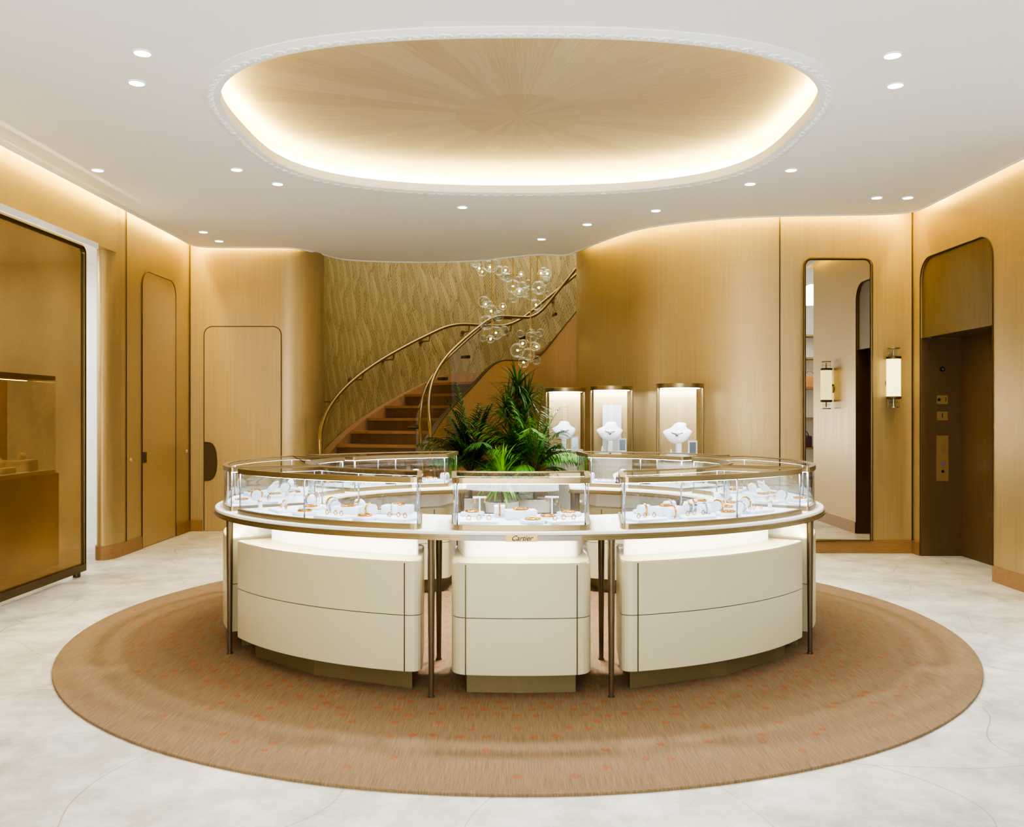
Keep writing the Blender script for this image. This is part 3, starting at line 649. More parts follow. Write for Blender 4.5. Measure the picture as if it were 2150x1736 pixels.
for nm, (t0, t1, i0, i1, rs) in units.items():
    mid = (t0+t1)/2; c = E(mid, .32)
    t = thing('drawer_cabinet', 'cream curved drawer cabinet under the %s of the ring table' % nm, 'cabinet', (c.x, c.y, .0125), 'cream drawer cabinets of the ring table')
    rb = tuple(x*1.5 if x > .03 else x for x in rs)
    lo = foot(t0, t1, i0, i1, .05, .60, rb)
    b = MB(); b.prism(inset(lo,.008), .13, .655); b.build('core', M['seam'], t)
    b = MB(); b.prism(lo, .118, .392, .001, .004); b.build('drawer', M['cream'], t)
    b = MB(); b.prism(lo, .3955, .662, .010, .001); b.build('drawer', M['cream'], t)
    po = foot(t0+(2.5 if nm != 'front centre' else 1.8), t1-(2.5 if nm != 'front centre' else 1.8), i0+3, i1-3, .13, .52, (.004,)*4, 3)
    b = MB(); b.prism(po, .0125, .13); b.build('plinth', M['plinth'], t)
    sh = 1.0 if nm == 'front centre' else 2.4
    po = foot(t0+sh, t1-sh, i0+2, i1-2, .22, .50, (.03,)*4)
    b = MB(); b.prism(po, .662, .775); b.build('riser_block', M['neck'], t)
    for a in list(seams[nm]):
        p = E(a, .05); n_ = En(a); b = MB(); b.box((p.x, p.y, .385), (.005,.004,.53), math.atan2(n_.y,n_.x)+PI/2); b.build('seam_strip', M['dbronze'], t)
    if nm.startswith('rear'):
        s = -1 if 'left' in nm else 1
        for a in (130, 143, 153):
            p = E(s*a, .60); n_ = En(s*a); b = MB(); b.box((p.x, p.y, .385), (.005,.004,.53), math.atan2(n_.y,n_.x)+PI/2); b.build('seam_strip', M['dbronze'], t)
    ap = [E(a, .10) for a in lsp(t0+1.0, t1-1.0, 20)]; aq = [E(a, .13) for a in lsp(t0+1.0, t1-1.0, 20)]
    b = MB(); b.loft([[Vector((p.x,p.y,.772)) for p in ap], [Vector((p.x,p.y,.772)) for p in aq]], cap=False, closed=False); b.build('light_strip', M['undled'], t, recalc=False)
    # glass case
    t = thing('glass_case', 'curved glass jewellery case with bronze frame on the %s of the ring table' % nm, 'display case', (c.x, c.y, ZT), 'glass jewellery cases on the ring table')
    lo = foot(t0, t1, i0, i1, .05, .57, rs)
    b = MB(); b.ring(lo, .022, ZT, ZT+.026); b.build('bottom_frame', M['bronze'], t)
    b = MB(); b.prism(inset(lo,.023), ZT, ZT+.026, .003); b.build('display_floor', M['prop'], t)
    gl = inset(lo, .008); b = MB(); b.loft([[Vector((p.x,p.y,z)) for p in gl] for z in (ZT+.026, 1.043)], cap=False); b.build('glass_wall', M['glass'], t)
    b = MB(); b.ring(lo, .026, 1.041, 1.069); b.build('top_frame', M['bronze'], t)
    g2 = inset(lo, .025); b = MB(); b.add([Vector((p.x,p.y,1.065)) for p in g2], [tuple(range(len(g2)))]); b.build('glass_top', M['topglass'], t)
    l1 = inset(lo, .010); l2 = inset(lo, .022); b = MB(); b.loft([[Vector((p.x,p.y,1.0395)) for p in l] for l in (l1, l2)], cap=False); b.build('light_strip', M['led'], t, recalc=False)
    for (aa, oo) in ((t0+.8,.062),(t1-.8,.062),(i0+1,.558),(i1-1,.558)) + (() if nm == 'front centre' else (((t0+t1)/2, .060), ((i0+i1)/2, .560))):
        p = E(aa, oo); b = MB(); b.cyl((p.x,p.y,ZT+.02),(p.x,p.y,1.042),.004,n=8); b.build('corner_post', M['silver'], t)
# ------------------------------------------------------------------ displays and jewels
ZF = ZT+.0262
RX = Matrix.Rotation(PI/2, 3, 'X'); RY = Matrix.Rotation(PI/2, 3, 'Y')
proto = {}
def neckpts(s):
    pts = []
    for k in range(32):
        a = 2*PI*k/32; f = .5+.5*math.sin(-a)
        pts.append(Vector((math.cos(a)*(.040+.018*f), .014+math.sin(a)*(.028+.032*f), .108-.046*f**1.3))*s)
    return pts
def get(kind):
    if kind in proto: return proto[kind]
    parts = []
    def P_(name, b, m):
        o = b.build(name, m, parent=ORG); me = o.data; bpy.data.objects.remove(o); parts.append((name, me))
    b = MB()
    if kind == 'roll':
        b.cyl((-.028,0,.033),(.028,0,.033),.029,n=24); b.box((0,0,.005),(.05,.044,.010)); P_('roll', b, M['prop'])
    elif kind == 'bangle_up':
        b.torus((0,0,.033),.0325,.0045,RY,32,8); P_('bangle', b, M['gold'])
    elif kind == 'bangle_silver':
        b.torus((0,0,.033),.0325,.0035,RY,32,8)
        for k in range(16): b.sphere((0, .0325*math.cos(PI*k/8), .033+.0325*math.sin(PI*k/8)), .0048, 6, 4)
        P_('bangle', b, M['silver'])
    elif kind == 'tray':
        b.prism(rrect(.19,.12,.012), 0, .014, .003); P_('tray', b, M['prop'])
    elif kind == 'riser':
        b.prism(rrect(.16,.10,.01), 0, .045, .003); P_('riser', b, M['prop'])
    elif kind == 'disc':
        b.lathe([(.062,0),(.065,.004),(.065,.014),(.062,.018)], n=32); P_('disc', b, M['prop'])
    elif kind == 'bangle_flat':
        b.torus((0,0,.0047),.036,.0045,None,32,8); P_('bangle', b, M['gold'])
    elif kind == 'cone':
        b.lathe([(.018,0),(.018,.006),(.012,.012),(.010,.04),(.006,.065),(.002,.07)], n=16); P_('cone', b, M['prop'])
    elif kind == 'ring_cone':
        b.torus((0,0,.045),.0105,.002,None,20,6); b.sphere((0,-.0115,.047),.005,8,6); P_('ring', b, M['gold'])
    elif kind == 'ring_flat':
        b.torus((0,0,.0115),.0105,.0022,RX,20,6); b.sphere((0,0,.0235),.0045,8,6); P_('ring', b, M['gold'])
    elif kind in ('bust', 'big_bust'):
        s = .68 if kind == 'bust' else 1.5
        L = []
        for z, rx, yo, ry, sl, xo in ((0,.020,-.046,.007,0,0),(.006,.040,-.046,.010,0,0),(.020,.060,-.042,.014,0,0),(.040,.076,-.034,.018,0,0),(.056,.086,-.024,.021,0,0),(.068,.092,-.014,.022,0,0),(.077,.092,-.006,.022,0,.001),(.086,.080,.002,.023,0,.003),(.094,.062,.008,.024,0,.006),(.102,.050,.013,.026,.0,.009),(.112,.042,.018,.027,.2,.012),(.122,.038,.022,.026,.4,.016),(.126,.032,.022,.021,.4,.017)):
            L.append([Vector(((rx*math.cos(2*PI*k/28)+xo)*s, (yo+ry*math.sin(2*PI*k/28))*s, (z+sl*ry*math.sin(2*PI*k/28))*s)) for k in range(28)])
        b.loft(L); P_('bust', b, M['prop'])
    elif kind in ('necklace', 'big_necklace'):
        s = .68 if kind == 'necklace' else 1.5
        pts = neckpts(s)
        b.tube(pts, .0028*s, 6, True)
        for k in range(17, 32): b.sphere(pts[k], .0052*s, 8, 5)
        b.sphere(pts[24]-Vector((0,.003*s,.010*s)), .009*s, 8, 6); P_('necklace', b, M['gold'] if s < 1 else M['silver'])
    elif kind == 'stand':
        b.lathe([(.022,0),(.022,.006),(.004,.009),(.004,.105)], n=16); b.tube([(-.035,0,.105),(.035,0,.105)], .005, 8); P_('stand', b, M['prop'])
    elif kind == 'earring':
        b.tube([(0,-.006,.104),(0,-.007,.09)], .0012, 5); b.sphere((0,-.007,.084), .006, 8, 6); P_('earring', b, M['gold'])
    elif kind == 'pillow':
        b.sphere((0,0,.034), .034, 20, 10, (1.0,.85,1)); b.box((0,0,.007),(.05,.05,.014)); P_('pillow', b, M['prop'])
    elif kind == 'plum_pillow':
        b.sphere((0,0,.034), .034, 20, 10, (1.0,.85,1)); b.box((0,0,.007),(.05,.05,.014)); P_('pillow', b, M['plum'])
    elif kind == 'watch':
        L = []
        for k in range(28):
            a = 2*PI*k/28; c = Vector((0, .031*math.cos(a), .034+.0365*math.sin(a)))
            L.append([c+Vector((-.008,0,0)), c+Vector((.008,0,0)), c+Vector((.008,.003*math.cos(a),.003*math.sin(a))), c+Vector((-.008,.003*math.cos(a),.003*math.sin(a)))])
        L.append(L[0]); b.loft(L, sm=False, cap=False); P_('strap', b, M['silver'])
        b = MB(); b.cyl((0,-.024,.057),(0,-.030,.064),.0135,n=20); P_('case', b, M['gold'])
        b = MB(); b.cyl((0,-.0298,.0638),(0,-.0304,.0645),.011,n=20); P_('face', b, M['face'])
    proto[kind] = parts; return parts
ORG = bpy.data.objects.new('origin_helper', None); W['origin_helper'] = Vector((0,0,0))
def put(kind, name, loc, rz, label, cat, group):
    parts = get(kind)
    if len(parts) == 1:
        o = bpy.data.objects.new(name, parts[0][1]); COL.objects.link(o)
    else:
        o = bpy.data.objects.new(name, None); COL.objects.link(o); o.empty_display_size = .05
        for pn, me in parts:
            c = bpy.data.objects.new(pn, me); COL.objects.link(c); c.parent = o
    o.location = loc; o.rotation_euler = (0,0,rz); return tag(o, label, cat, group)
for y, hh, i in SCREEN_BLOCKS:
    wd = ['nearest','second','third','farthest'][i]
    if i % 2 == 0: put('bust', 'necklace_bust', (-4.36,y,hh+.0002), 1.2, 'small white bust behind the gold mesh screen, %s block from the camera' % wd, 'bust', 'busts behind the gold mesh screen')
    else: put('roll', 'bracelet_roll', (-4.36,y,hh+.0002), 1.2, 'white roll behind the gold mesh screen, %s block from the camera' % wd, 'display roll', 'rolls behind the gold mesh screen')
D = {
 'roll': ('bracelet_roll','white bracelet roll','display roll'), 'tray': ('display_tray','flat white rectangular tray','tray'), 'riser': ('display_block','thick white display block','display block'),
 'disc': ('display_disc','round white display disc','display disc'), 'cone': ('ring_cone','slim white ring cone','ring cone'), 'bust': ('necklace_bust','small white necklace bust','bust'),
 'stand': ('earring_stand','white bar earring stand','earring stand'), 'pillow': ('watch_pillow','white watch pillow','watch pillow'), 'plum_pillow': ('watch_pillow','plum watch pillow','watch pillow')}
layout = {
 'front left': [('bust',-53,.30),('tray',-48,.19),('roll',-44,.44),('stand',-49,.44),('disc',-40,.16),('roll',-38,.32),('pillow',-35,.44),('riser',-33,.28),('tray',-32,.13),('roll',-28.5,.30),('disc',-29,.45),('disc',-26,.14),('roll',-24,.32),('tray',-20.5,.17),('riser',-25.5,.45)],
 'front centre': [('tray',-6.6,.14),('stand',-7.5,.36),('roll',-4.0,.42),('riser',0,.34),('disc',1.8,.14),('tray',6.8,.15),('stand',5.8,.38),('disc',9.5,.45),('disc',-9.5,.46)],
 'front right': [('tray',20.5,.15),('roll',23,.32),('disc',26,.45),('roll',26,.18),('tray',30,.15),('riser',28.5,.34),('roll',32,.44),('roll',34,.22),('pillow',37,.40),('disc',37.5,.15),('roll',40.5,.30),('roll',42,.18),('riser',42,.46),('tray',46.5,.17),('bust',47,.42),('roll',50.5,.30),('cone',52,.17)],
 'left side': [('tray',-68,.3),('roll',-76,.25),('disc',-84,.35),('bust',-93,.3),('roll',-101,.3),('tray',-110,.3)],
 'right side': [('tray',68,.3),('roll',76,.25),('disc',84,.35),('bust',93,.3),('roll',101,.3),('tray',110,.3)],
 'rear left': [('roll',-127,.4),('tray',-132,.42),('bust',-137,.25),('plum_pillow',-141,.42),('roll',-145,.3),('plum_pillow',-149,.45),('bust',-152,.2),('tray',-154,.40),('roll',-160,.25)],
 'rear right': [('roll',127,.4),('tray',132,.42),('bust',137,.25),('plum_pillow',141,.42),('roll',145,.3),('plum_pillow',149,.45),('bust',152,.2),('tray',154,.40),('roll',160,.25)],
}
rg2 = random.Random(77)
for cn, items in layout.items():      # small extra stands between the larger displays
    u = units[cn]; want = {'front left':3,'front right':3,'front centre':1}.get(cn, 5); tr = 0
    cnt = {}
    for it in items: cnt[it[0]] = cnt.get(it[0], 0)+1
    while want > 0 and tr < 3000:
        tr += 1; a = rg2.uniform(u[0]+3, u[1]-3); off = rg2.uniform(.14, .47); p = E(a, off)
        if off > .3 and not (u[2]+3 < a < u[3]-3): continue
        if any((E(i_[1], i_[2])-p).length < (.135 if i_[0] in ('tray','riser') else .10) for i_ in items): continue
        k = rg2.choice(['cone','pillow','disc','disc'])
        if cnt.get(k, 0) >= 9: continue
        cnt[k] = cnt.get(k, 0)+1; items.append((k, a, off)); want -= 1
ORD = ['first','second','third','fourth','fifth','sixth','seventh','eighth','ninth','tenth']
for cn, items in layout.items():
    def sx(it): p = E(it[1], it[2]); return p.x/p.y
    by = {}
    for it in sorted(items, key=sx): by.setdefault(it[0], []).append(it)
    for kind, L in by.items():
        for i, (k_, a, off) in enumerate(L):
            p = E(a, off); n_ = En(a) if not cn.startswith('rear') else -En(a); rz = math.atan2(n_.y, n_.x)+PI/2 + random.uniform(-.35,.35)
            name, words, cat = D[kind]
            where = ('%s from the left' % ORD[i]) if len(L) > 1 else 'the only one'
            lab = '%s in the %s glass case, %s' % (words, cn, where)
            put(kind, name, (p.x,p.y,ZF), rz, lab, cat, words+'s in the '+cn+' case')
            def jw(kind2, nm2, w2, cat2, dx=0, dy=0, dz=0, ex=''):
                v = Matrix.Rotation(rz, 3, 'Z') @ Vector((dx,dy,dz))
                wh = ('%s %s from left' % (ORD[i], words)) if len(L) > 1 else words
                put(kind2, nm2, (p.x+v.x, p.y+v.y, ZF+dz), rz, '%s%s on the %s, %s case' % (ex, w2, wh, cn), cat2, w2+'s in the '+cn+' case')
            if kind == 'roll':
                if i % 2: jw('bangle_silver','bangle','beaded silver bangle','bangle')
                else: jw('bangle_up','bangle','gold bangle','bangle')
            elif kind == 'tray':
                jw('ring_flat','ring','gold ring','ring',-.05,0,.0142,'left '); jw('ring_flat','ring','gold ring','ring',.0,.01,.0142,'middle '); jw('ring_flat','ring','gold ring','ring',.05,0,.0142,'right ')
            elif kind == 'riser': jw('bangle_flat','bangle','flat gold bangle','bangle',0,0,.0452)
            elif kind == 'disc': jw('bangle_flat','bangle','flat gold bangle','bangle',0,0,.0182)
            elif kind == 'cone': jw('ring_cone','ring','gold ring','ring')
            elif kind == 'bust': jw('necklace','necklace','gold necklace','necklace')
            elif kind == 'stand':
                jw('earring','earring','gold drop earring','earring',-.026,0,0,'left '); jw('earring','earring','gold drop earring','earring',.026,0,0,'right ')
            elif 'pillow' in kind: jw('watch','watch','wristwatch','watch')
# ------------------------------------------------------------------ tall vitrines
def vitrine(px, d, words, i):
    x = (px-CX)*d/F; R = .222
    t = thing('tall_vitrine', 'tall round glass vitrine on a white pedestal, %s' % words, 'display case', (x,d,0), 'tall round vitrines by the curved wall')
    b = MB(); b.lathe([(R-.015,0),(R-.015,.05)], (x,d,0), 40); b.build('base_ring', M['dbronze'], t)
    b = MB(); b.lathe([(R-.01,.05),(R-.01,.93)], (x,d,0), 40)
    for k in range(40):
        a = 2*PI*k/40; b.tube([(x+(R-.01)*math.cos(a+.075*math.sin(z*14)), d+(R-.01)*math.sin(a+.075*math.sin(z*14)), z) for z in lsp(.06,.92,24)], .005, 5)
    b.build('pedestal', M['pot'], t)
    b = MB(); b.lathe([(R+.004,.925),(R+.004,.955),(R-.01,.957)], (x,d,0), 40); b.build('lower_ring', M['bronze'], t)
    b = MB(); b.lathe([(R-.02,.957),(R-.02,.972)], (x,d,0), 40); b.build('display_floor', M['prop'], t)
    b = MB(); b.lathe([(R-.006,.957),(R-.006,1.63)], (x,d,0), 48, cap=False); b.build('glass_wall', M['vglass'], t)
    b = MB(); ag = lsp(.55, PI-.55, 20); b.loft([[Vector((x+(R-.014)*math.cos(a), d+(R-.014)*math.sin(a), z)) for a in ag] for z in (.973,1.622)], cap=False, closed=False); b.build('back_screen', M['backing'], t, recalc=False)
    b = MB(); b.lathe([(R+.006,1.622),(R+.006,1.664),(R-.01,1.668)], (x,d,0), 40); b.build('top_ring', M['bronze'], t)
    for s in (-1, 1):
        b = MB(); b.cyl((x+s*(R-.004),d,.95),(x+s*(R-.004),d,1.632),.010,n=10); b.build('side_post', M['bronze'], t)
    b = MB(); b.lathe([(R-.060,1.6205),(R-.035,1.6205)], (x,d,0), 40, cap=False); b.build('light_strip', M['vled'], t, recalc=False)
    zf = .9725
    g = words
    rz = .15-.25*i+.1
    put('big_bust','necklace_bust',(x-.02,d+.03,zf+.1202),rz,'large white necklace bust in the vitrine %s' % g,'bust','large white busts in the vitrines')
    put('big_necklace','necklace',(x-.02,d+.03,zf+.1202),rz,'jewelled silver necklace on the bust in the vitrine %s' % g,'necklace','necklaces in the vitrines')
    b = MB(); b.prism([Vector((x-.02,d-.02))+q for q in rrect(.05,.08,.01)], zf, zf+.12, .004); tag(b.build('display_block', M['prop']), 'white block under the bust in the vitrine %s' % g, 'display block', 'white blocks in the vitrines')
    put('cone','ring_cone',(x-.11,d-.12,zf),0,'white ring cone in the vitrine %s' % g,'ring cone','ring cones in the vitrines')
    t2 = thing('picture_card', 'small framed card in the vitrine %s' % g, 'card', (x+.10,d-.10,zf), 'small cards in the vitrines')
    b = MB(); b.box((x+.10,d-.10,zf+.075),(.085,.012,.15)); b.build('frame', M['prop'], t2)
    b = MB(); b.box((x+.10,d-.107,zf+.08),(.06,.003,.11)); b.build('card', M['silver'], t2)
    if i == 1:
        b = MB(); b.box((x+.02,d+.14,zf+.25),(.20,.01,.5)); tag(b.build('back_panel', M['prop']), 'tall white back panel in the middle vitrine', 'panel')
vitrine(1187, 10.1, 'nearest the plants', 0); vitrine(1284, 9.4, 'middle of the three', 1); vitrine(1428, 8.6, 'rightmost of the three', 2)
# ------------------------------------------------------------------ plants
def blade(b, p, az, el, L, w, droop, k=6, fold=.25):
    d = Vector((math.cos(az)*math.cos(el), math.sin(az)*math.cos(el), math.sin(el))); side = Vector((-math.sin(az), math.cos(az), 0))
    q = Vector(p); A = []; Bm = []; Cc = []
    for i in range(k+1):
        u = i/k; ww = w*(math.sin(PI*min(1, u*.9+.12)))**.7 if u < 1 else 0.0005
        A.append(q - side*ww); Bm.append(q + Vector((0,0,-ww*fold))); Cc.append(q + side*ww)
        d = (d + Vector((0,0,-droop/k))).normalized(); q = q + d*L/k
    b.loft([A, Bm, Cc], cap=False, closed=False, sm=True)
def pot(t, x, y, r, h):
    b = MB(); b.lathe([(r*.72,0),(r*.76,.01),(r*.97,h*.9),(r,h),(r*.93,h),(r*.9,h-.03)], (x,y,0), 32); b.build('pot', M['pot'], t)
    b = MB(); b.lathe([(r*.9,h-.04),(r*.9,h-.02)], (x,y,0), 24); b.build('soil', M['soil'], t)
def palm(x, y, h0, nf, L, m, label, seed, ph=.5, pr=.17, elr=(.75,1.5)):
    rg = random.Random(seed); t = thing('potted_palm', label, 'plant', (x,y,0), 'potted plants by the staircase'); pot(t, x, y, pr, ph)
    b = MB(); st = MB()
    for i in range(nf):
        az = 2*PI*i/nf*1.618+rg.uniform(-.3,.3); el = rg.uniform(*elr); Lf = L*rg.uniform(.5,1.08)*(.62+.38*math.sin(el)); dr = rg.uniform(.9,1.7)
        d = Vector((math.cos(az)*math.cos(el), math.sin(az)*math.cos(el), math.sin(el))); q = Vector((x,y,h0)); side = Vector((-math.sin(az), math.cos(az), 0)); pts = [q.copy()]
        kk = 26
        for j in range(kk):
            d = (d + Vector((0,0,-dr/kk))).normalized(); q = q + d*Lf/kk; pts.append(q.copy())
            if j >= 5:
                u = (j-5)/(kk-5); ll = .28*L*(math.sin(PI*(.25+.68*u)))
                for s in (-1, 1):
                    dd = (d*.85 + side*s*.65 + Vector((0,0,rg.uniform(-.1,.2)))).normalized()
                    blade(b, q, math.atan2(dd.y, dd.x), math.asin(max(-1,min(1,dd.z))), ll*rg.uniform(.85,1.1), .0085, 1.0, 4)
        st.tube(pts, .006, 5, r1=.002)
    st.tube([(x,y,ph-.03),(x,y,h0+.02)], .02, 8)
    b.build('foliage', m, t, recalc=False); st.build('stem', M['stem'], t)
def dracaena(x, y, heads, m, label, seed, nb, L, w, ph=.5, pr=.17, name='potted_dracaena'):
    rg = random.Random(seed); t = thing(name, label, 'plant', (x,y,0), 'potted plants by the staircase'); pot(t, x, y, pr, ph)
    b = MB(); st = MB()
    for hx, hy, h in heads:
        st.tube(arc_pts([(x,y,ph-.03),(x+hx*.4,y+hy*.4,ph+(h-ph)*.5),(x+hx,y+hy,h)], 5), .014, 7)
        for i in range(nb):
            el = rg.uniform(-.1, 1.5); blade(b, (x+hx, y+hy, h-.12+.16*i/nb), rg.uniform(0, 2*PI), el, L*rg.uniform(.6,1.1), w, rg.uniform(.6,1.6), 7)
    b.build('foliage', m, t, recalc=False); st.build('stem', M['stem'], t)
dracaena(.06, 9.85, [(0,0,1.66),(.10,.03,1.50),(-.11,0,1.42),(.05,-.03,1.24),(-.04,.0,1.05)], M['leafd'], 'tall dark green spiky potted plant at the back of the group', 3, 110, .38, .009)
palm(-.44, 9.45, .74, 36, .90, M['leafd'], 'dark green potted palm at the left of the plant group', 5)
palm(.24, 9.30, .74, 36, .90, M['leafm'], 'bright green potted palm beside the nearest vitrine', 8)
dracaena(-.10, 8.98, [(0,0,.74)], M['leafl'], 'low lime green potted plant in front of the palms', 9, 150, .38, .014, .5, .17, 'potted_plant')
palm(-.08, 9.40, .62, 26, .66, M['leafm'], 'small bushy potted palm hidden among the larger plants', 21, .42, .15)
# ------------------------------------------------------------------ bubble pendants
def pendant(px, py_end, label, bubbles, d=11.7):
    x = (px-CX)*d/F; z = H-(py_end-CY)*d/F
    t = thing('bubble_pendant', label, 'pendant light', (x,d,z), 'bubble glass pendants in the stairwell')
    b = MB(); b.cyl((x,d,z),(x,d,5.8),.007,n=8); b.cyl((x,d,5.77),(x,d,5.8),.06,n=20); b.build('rod', M['brass'], t)
    my = sum(q[1] for q in bubbles)/len(bubbles)
    y0 = min(q[1] for q in bubbles); y1 = max(q[1] for q in bubbles)
    extra = [(px+random.uniform(-22,22), random.uniform(y0,y1), random.uniform(6,10)) for _ in range(6)]
    for i, (bx, by, r) in enumerate(bubbles+extra):
        bx = px+(bx-px)*1.05; by = my+(by-my)*1.2
        dd = d + random.uniform(-.14,.14); c = atd(bx, by, dd); R = r*.96*dd/F
        b = MB(); b.sphere(c, R, 28, 18); g = b.build('glass_globe', M['bubble'], t)
        if (c-Vector((x,d,c.z))).length > R:
            b = MB(); b.tube([(x,d,c.z+.01), c], .003, 6); b.build('arm', M['brass'], t)
        if i % 3 == 1:
            b = MB(); b.sphere(c, .013, 12, 8); b.build('bulb', M['bulb'], g)
pendant(1033, 700, 'bubble pendant hanging lowest at the left of the stairwell', [(1017,640,13),(1031,656,14),(1022,676,16),(1046,664,12),(1041,694,15),(1057,690,11),(1028,645,9),(1030,705,9)])
pendant(1077, 618, 'short bubble pendant hanging in the middle of the stairwell', [(1067,585,10),(1077,600,15),(1090,612,10),(1078,621,10),(1062,572,9),(1086,588,7)])
pendant(1128, 640, 'bubble pendant at the upper right by the stair rail', [(1118,616,14),(1131,604,15),(1104,612,12),(1143,592,11),(1126,634,12),(1141,575,9),(1110,596,8)], 11.5)
pendant(1114, 762, 'longest bubble pendant hanging lowest above the plants', [(1116,712,13),(1088,735,16),(1110,742,14),(1126,752,10),(1100,756,12),(1134,704,9),(1122,728,10)], 11.3)
pendant(1010, 572, 'highest bubble pendant below the ceiling edge at left', [(1000,550,14),(1012,568,10),(1030,556,17),(1046,566,11),(1022,540,12)], 11.9)
# ------------------------------------------------------------------ mirror, sconces
t = thing('wall_mirror', 'tall narrow wall mirror with rounded dark bronze frame', 'mirror', (3.21,8.84,.125))
pl = arch(2.885, 3.545, .13, 2.905, .07)
b = MB(); b.loft([[Vector((x, y, z)) for x, z in pl] for y in (8.832, 8.845)], sm=False); b.build('mirror_glass', M['mirror'], t)
b = MB(); b.tube([Vector((x,8.826,z)) for x, z in pl]+[Vector((2.885,8.826,.13))], .013, 8); b.build('frame', M['dbronze'], t)
def sconce(x, y, z, nx, ny, label):
    t = thing('wall_sconce', label, 'wall light', (x,y,z-.29), 'cylindrical wall sconces')
    cx, cy = x+nx*.085, y+ny*.085
    b = MB(); b.cyl((x,y,z-.05),(x+nx*.012,y+ny*.012,z-.05),.045,n=24); b.cyl((x,y,z),(cx,cy,z),.012,n=10); b.cyl((cx,cy,z-.27),(cx,cy,z+.27),.008,n=8); b.build('bracket', M['bronze'], t)
    b = MB(); b.lathe([(.060,z-.185),(.060,z+.185)], (cx,cy,0), 32)
    for k in range(24): a = 2*PI*k/24; b.tube([(cx+.062*math.cos(a),cy+.062*math.sin(a),z-.183),(cx+.062*math.cos(a),cy+.062*math.sin(a),z+.183)], .0055, 6)
    b.build('glowing_shade', M['sconce'], t)
    for s in (-1, 1):
        b = MB(); b.lathe([(.052,z+s*.195),(.052,z+s*.29)], (cx,cy,0), 28, cap=False); b.torus((cx,cy,z+s*.29),.052,.005); b.torus((cx,cy,z+s*.24),.052,.003); b.build('clear_end', M['bubble'], t)
        b = MB(); b.lathe([(.070,z+s*.183),(.072,z+s*.19),(.072,z+s*.205),(.058,z+s*.209)], (cx,cy,0), 28); b.build('collar', M['dbronze'], t)
        b = MB(); b.lathe([(.058,z+s*.283),(.058,z+s*.293)], (cx,cy,0), 28); b.build('end_cap', M['bronze'], t)
sconce(3.735, 8.85, 1.73, 0, -1, 'glowing ribbed glass cylinder sconce between the mirror and the lift')
sconce(3.96, 6.62, 1.73, -1, 0, 'second ribbed glass sconce seen reflected in the tall mirror')
t = thing('shelf_unit', 'white shelf unit reflected in the tall mirror', 'shelves', (4.8,2.6,0))
b = MB(); b.box((4.8,2.42,1.35),(1.2,.03,2.7)); b.build('back_board', M['neck'], t)
for s in (-1, 1): b = MB(); b.box((4.8+s*.6,2.6,1.35),(.03,.38,2.7)); b.build('side_board', M['neck'], t)
for z in (.3,.8,1.3,1.8,2.3,2.68): b = MB(); b.box((4.8,2.6,z),(1.17,.36,.03)); b.build('shelf', M['wood'], t)
for x, z, m, l in ((4.6,1.3155,'bag','dark red handbag on the mirrored shelf'),(5.0,1.8155,'tan','tan handbag on the mirrored shelf'),(4.9,.8155,'plum','plum handbag on the low mirrored shelf')):
    t = thing('handbag', l, 'handbag', (x,2.62,z))
    b = MB(); b.prism([Vector((x,2.62))+q for q in rrect(.26,.12,.03)], z, z+.19, .02, .01); b.build('body', M[m], t)
    b = MB(); b.tube([Vector((x+.08*math.cos(a),2.62,z+.185+.09*math.sin(a))) for a in lsp(0,PI,12)], .007, 6); b.build('handle', M[m], t)
# ------------------------------------------------------------------ downlights
DL = [(299,111,'upper of the two large recessed downlights left of the ceiling dome'),(287,174,'lower of the two large recessed downlights left of the ceiling dome'),
 (1874,116,'upper of the two large recessed downlights right of the ceiling dome'),(1880,179,'lower of the two large recessed downlights right of the ceiling dome'),
 (205,357,'recessed downlight alone near the left wall cove'),(497,356,'left of the paired downlights below the dome at left'),(583,386,'right of the paired downlights below the dome at left'),
 (971,435,'recessed downlight just left of centre behind the dome'),(1377,442,'recessed downlight in front of the curved right wall'),(1233,471,'middle downlight in the row of three toward the stairwell'),
 (1137,502,'recessed downlight closest to the stairwell edge'),(1575,386,'left of the paired downlights below the dome at right'),(1661,357,'right of the paired downlights below the dome at right'),
 (1841,415,'left of the paired downlights near the lift corner'),(1906,415,'right of the paired downlights near the lift corner'),
 (427,487,'left of the two small downlights before the far left door'),(460,506,'right of the two small downlights before the far left door')]
for px, py, l in DL:
    p = at(px, py, ZC); t = thing('recessed_downlight', l, 'ceiling light', (p.x,p.y,ZC-.01), 'recessed ceiling downlights')
    b = MB(); b.lathe([(.05,ZC-.001),(.052,ZC-.006),(.044,ZC-.006),(.040,ZC-.002)], (p.x,p.y,0), 28, cap=False); b.build('trim_ring', M['moulding'], t)
    b = MB(); b.lathe([(.0405,ZC-.004),(.0405,ZC-.0025)], (p.x,p.y,0), 24); b.build('lens', M['down'], t)
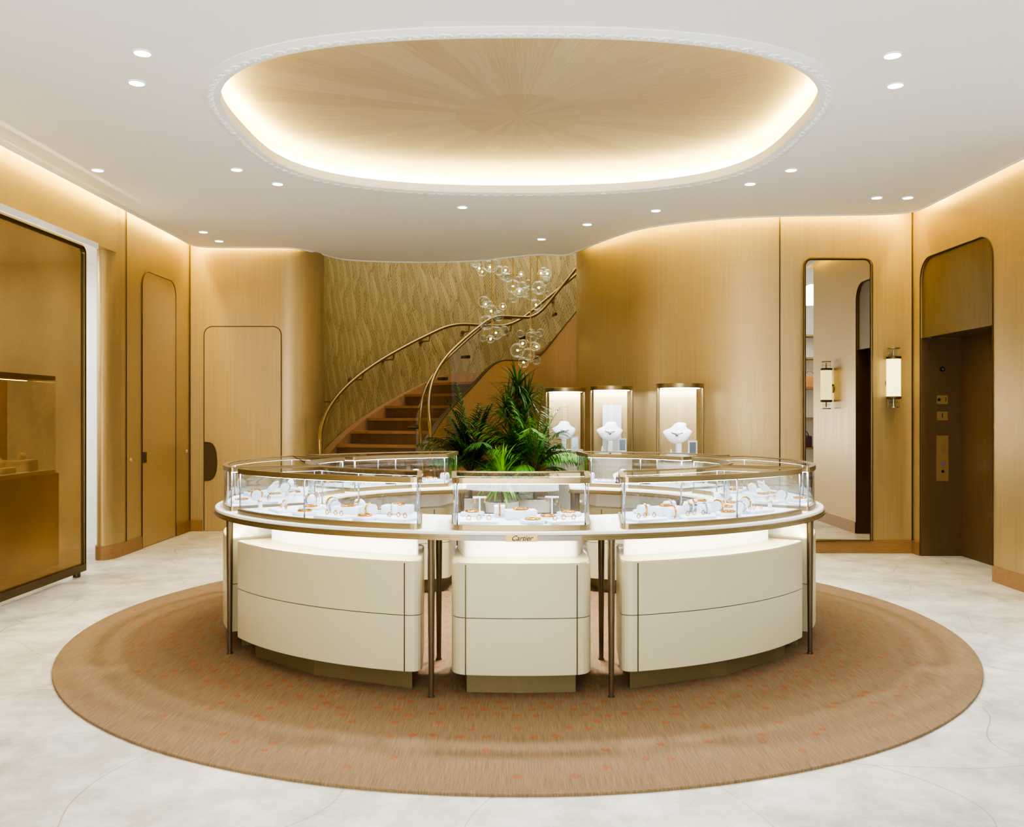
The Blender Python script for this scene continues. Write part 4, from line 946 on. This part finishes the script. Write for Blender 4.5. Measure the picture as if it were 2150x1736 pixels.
# ------------------------------------------------------------------ lights
CW = (.95,.975,1.0)
def spot(x, y, z, pw, size=100, col=CW, tgt=None, soft=.06):
    l = bpy.data.lights.new('downlight_or_fill_beam', 'SPOT'); l.energy = pw; l.spot_size = math.radians(size); l.spot_blend = .9; l.color = col; l.shadow_soft_size = soft
    o = bpy.data.objects.new('downlight_or_fill_beam', l); COL.objects.link(o); o.location = (x,y,z)
    if tgt: o.rotation_euler = (Vector(tgt)-Vector((x,y,z))).to_track_quat('-Z','Y').to_euler()
def area(x, y, z, sx_, sy_, pw, rot, col=CW):
    l = bpy.data.lights.new('area_light', 'AREA'); l.shape = 'RECTANGLE'; l.size = sx_; l.size_y = sy_; l.energy = pw; l.color = col
    o = bpy.data.objects.new('area_light', l); COL.objects.link(o); o.location = (x,y,z); o.rotation_euler = rot
for px, py, l in DL:
    p = at(px, py, ZC); spot(p.x, p.y, ZC-.03, 28, 100)
for x, y in ((-2,1.5),(2,1.5),(-2.9,3),(2.6,3),(0,2.4),(-1,-.5),(1,-.5)): spot(x, y, ZC-.03, 13, 105)  # unseen beams added near the camera for more room light, no fittings
for x, y in ((-.2,5.95),(.3,5.95)): spot(x, y, ZP-.03, 600, 124, soft=.12)
area(-.7, -1.6, 1.2, 4.2, 1.8, 340, (PI/2+.75,0,0))  # added fill behind the camera, tilted up to brighten the ceiling
area(.3, 12.2, 5.6, 2.4, 2.4, 140, (0,0,0), (1,.97,.9))  # added lamp high in the stairwell to light it, source unseen
area(-5.0, 7.3, 2.88, 1.2, 2.5, 75, (0,0,0))
area(4.7, 3.8, 3.2, 1.0, 2.5, 60, (0,0,0))
w = bpy.data.worlds.new('world'); SC.world = w; w.use_nodes = True
w.node_tree.nodes['Background'].inputs[0].default_value = (1,.97,.93,1); w.node_tree.nodes['Background'].inputs[1].default_value = .3
cam = bpy.data.cameras.new('camera'); co = bpy.data.objects.new('camera', cam); COL.objects.link(co)
co.location = (0,0,H); co.rotation_euler = (PI/2,0,0); cam.sensor_fit = 'HORIZONTAL'; cam.sensor_width = 36; cam.lens = 36*F/2150; cam.clip_start = .05
SC.camera = co
SC.view_settings.view_transform = 'AgX'
try: SC.view_settings.look = 'AgX - High Contrast'
except Exception as ex: print('look', ex)
SC.view_settings.exposure = 0.0
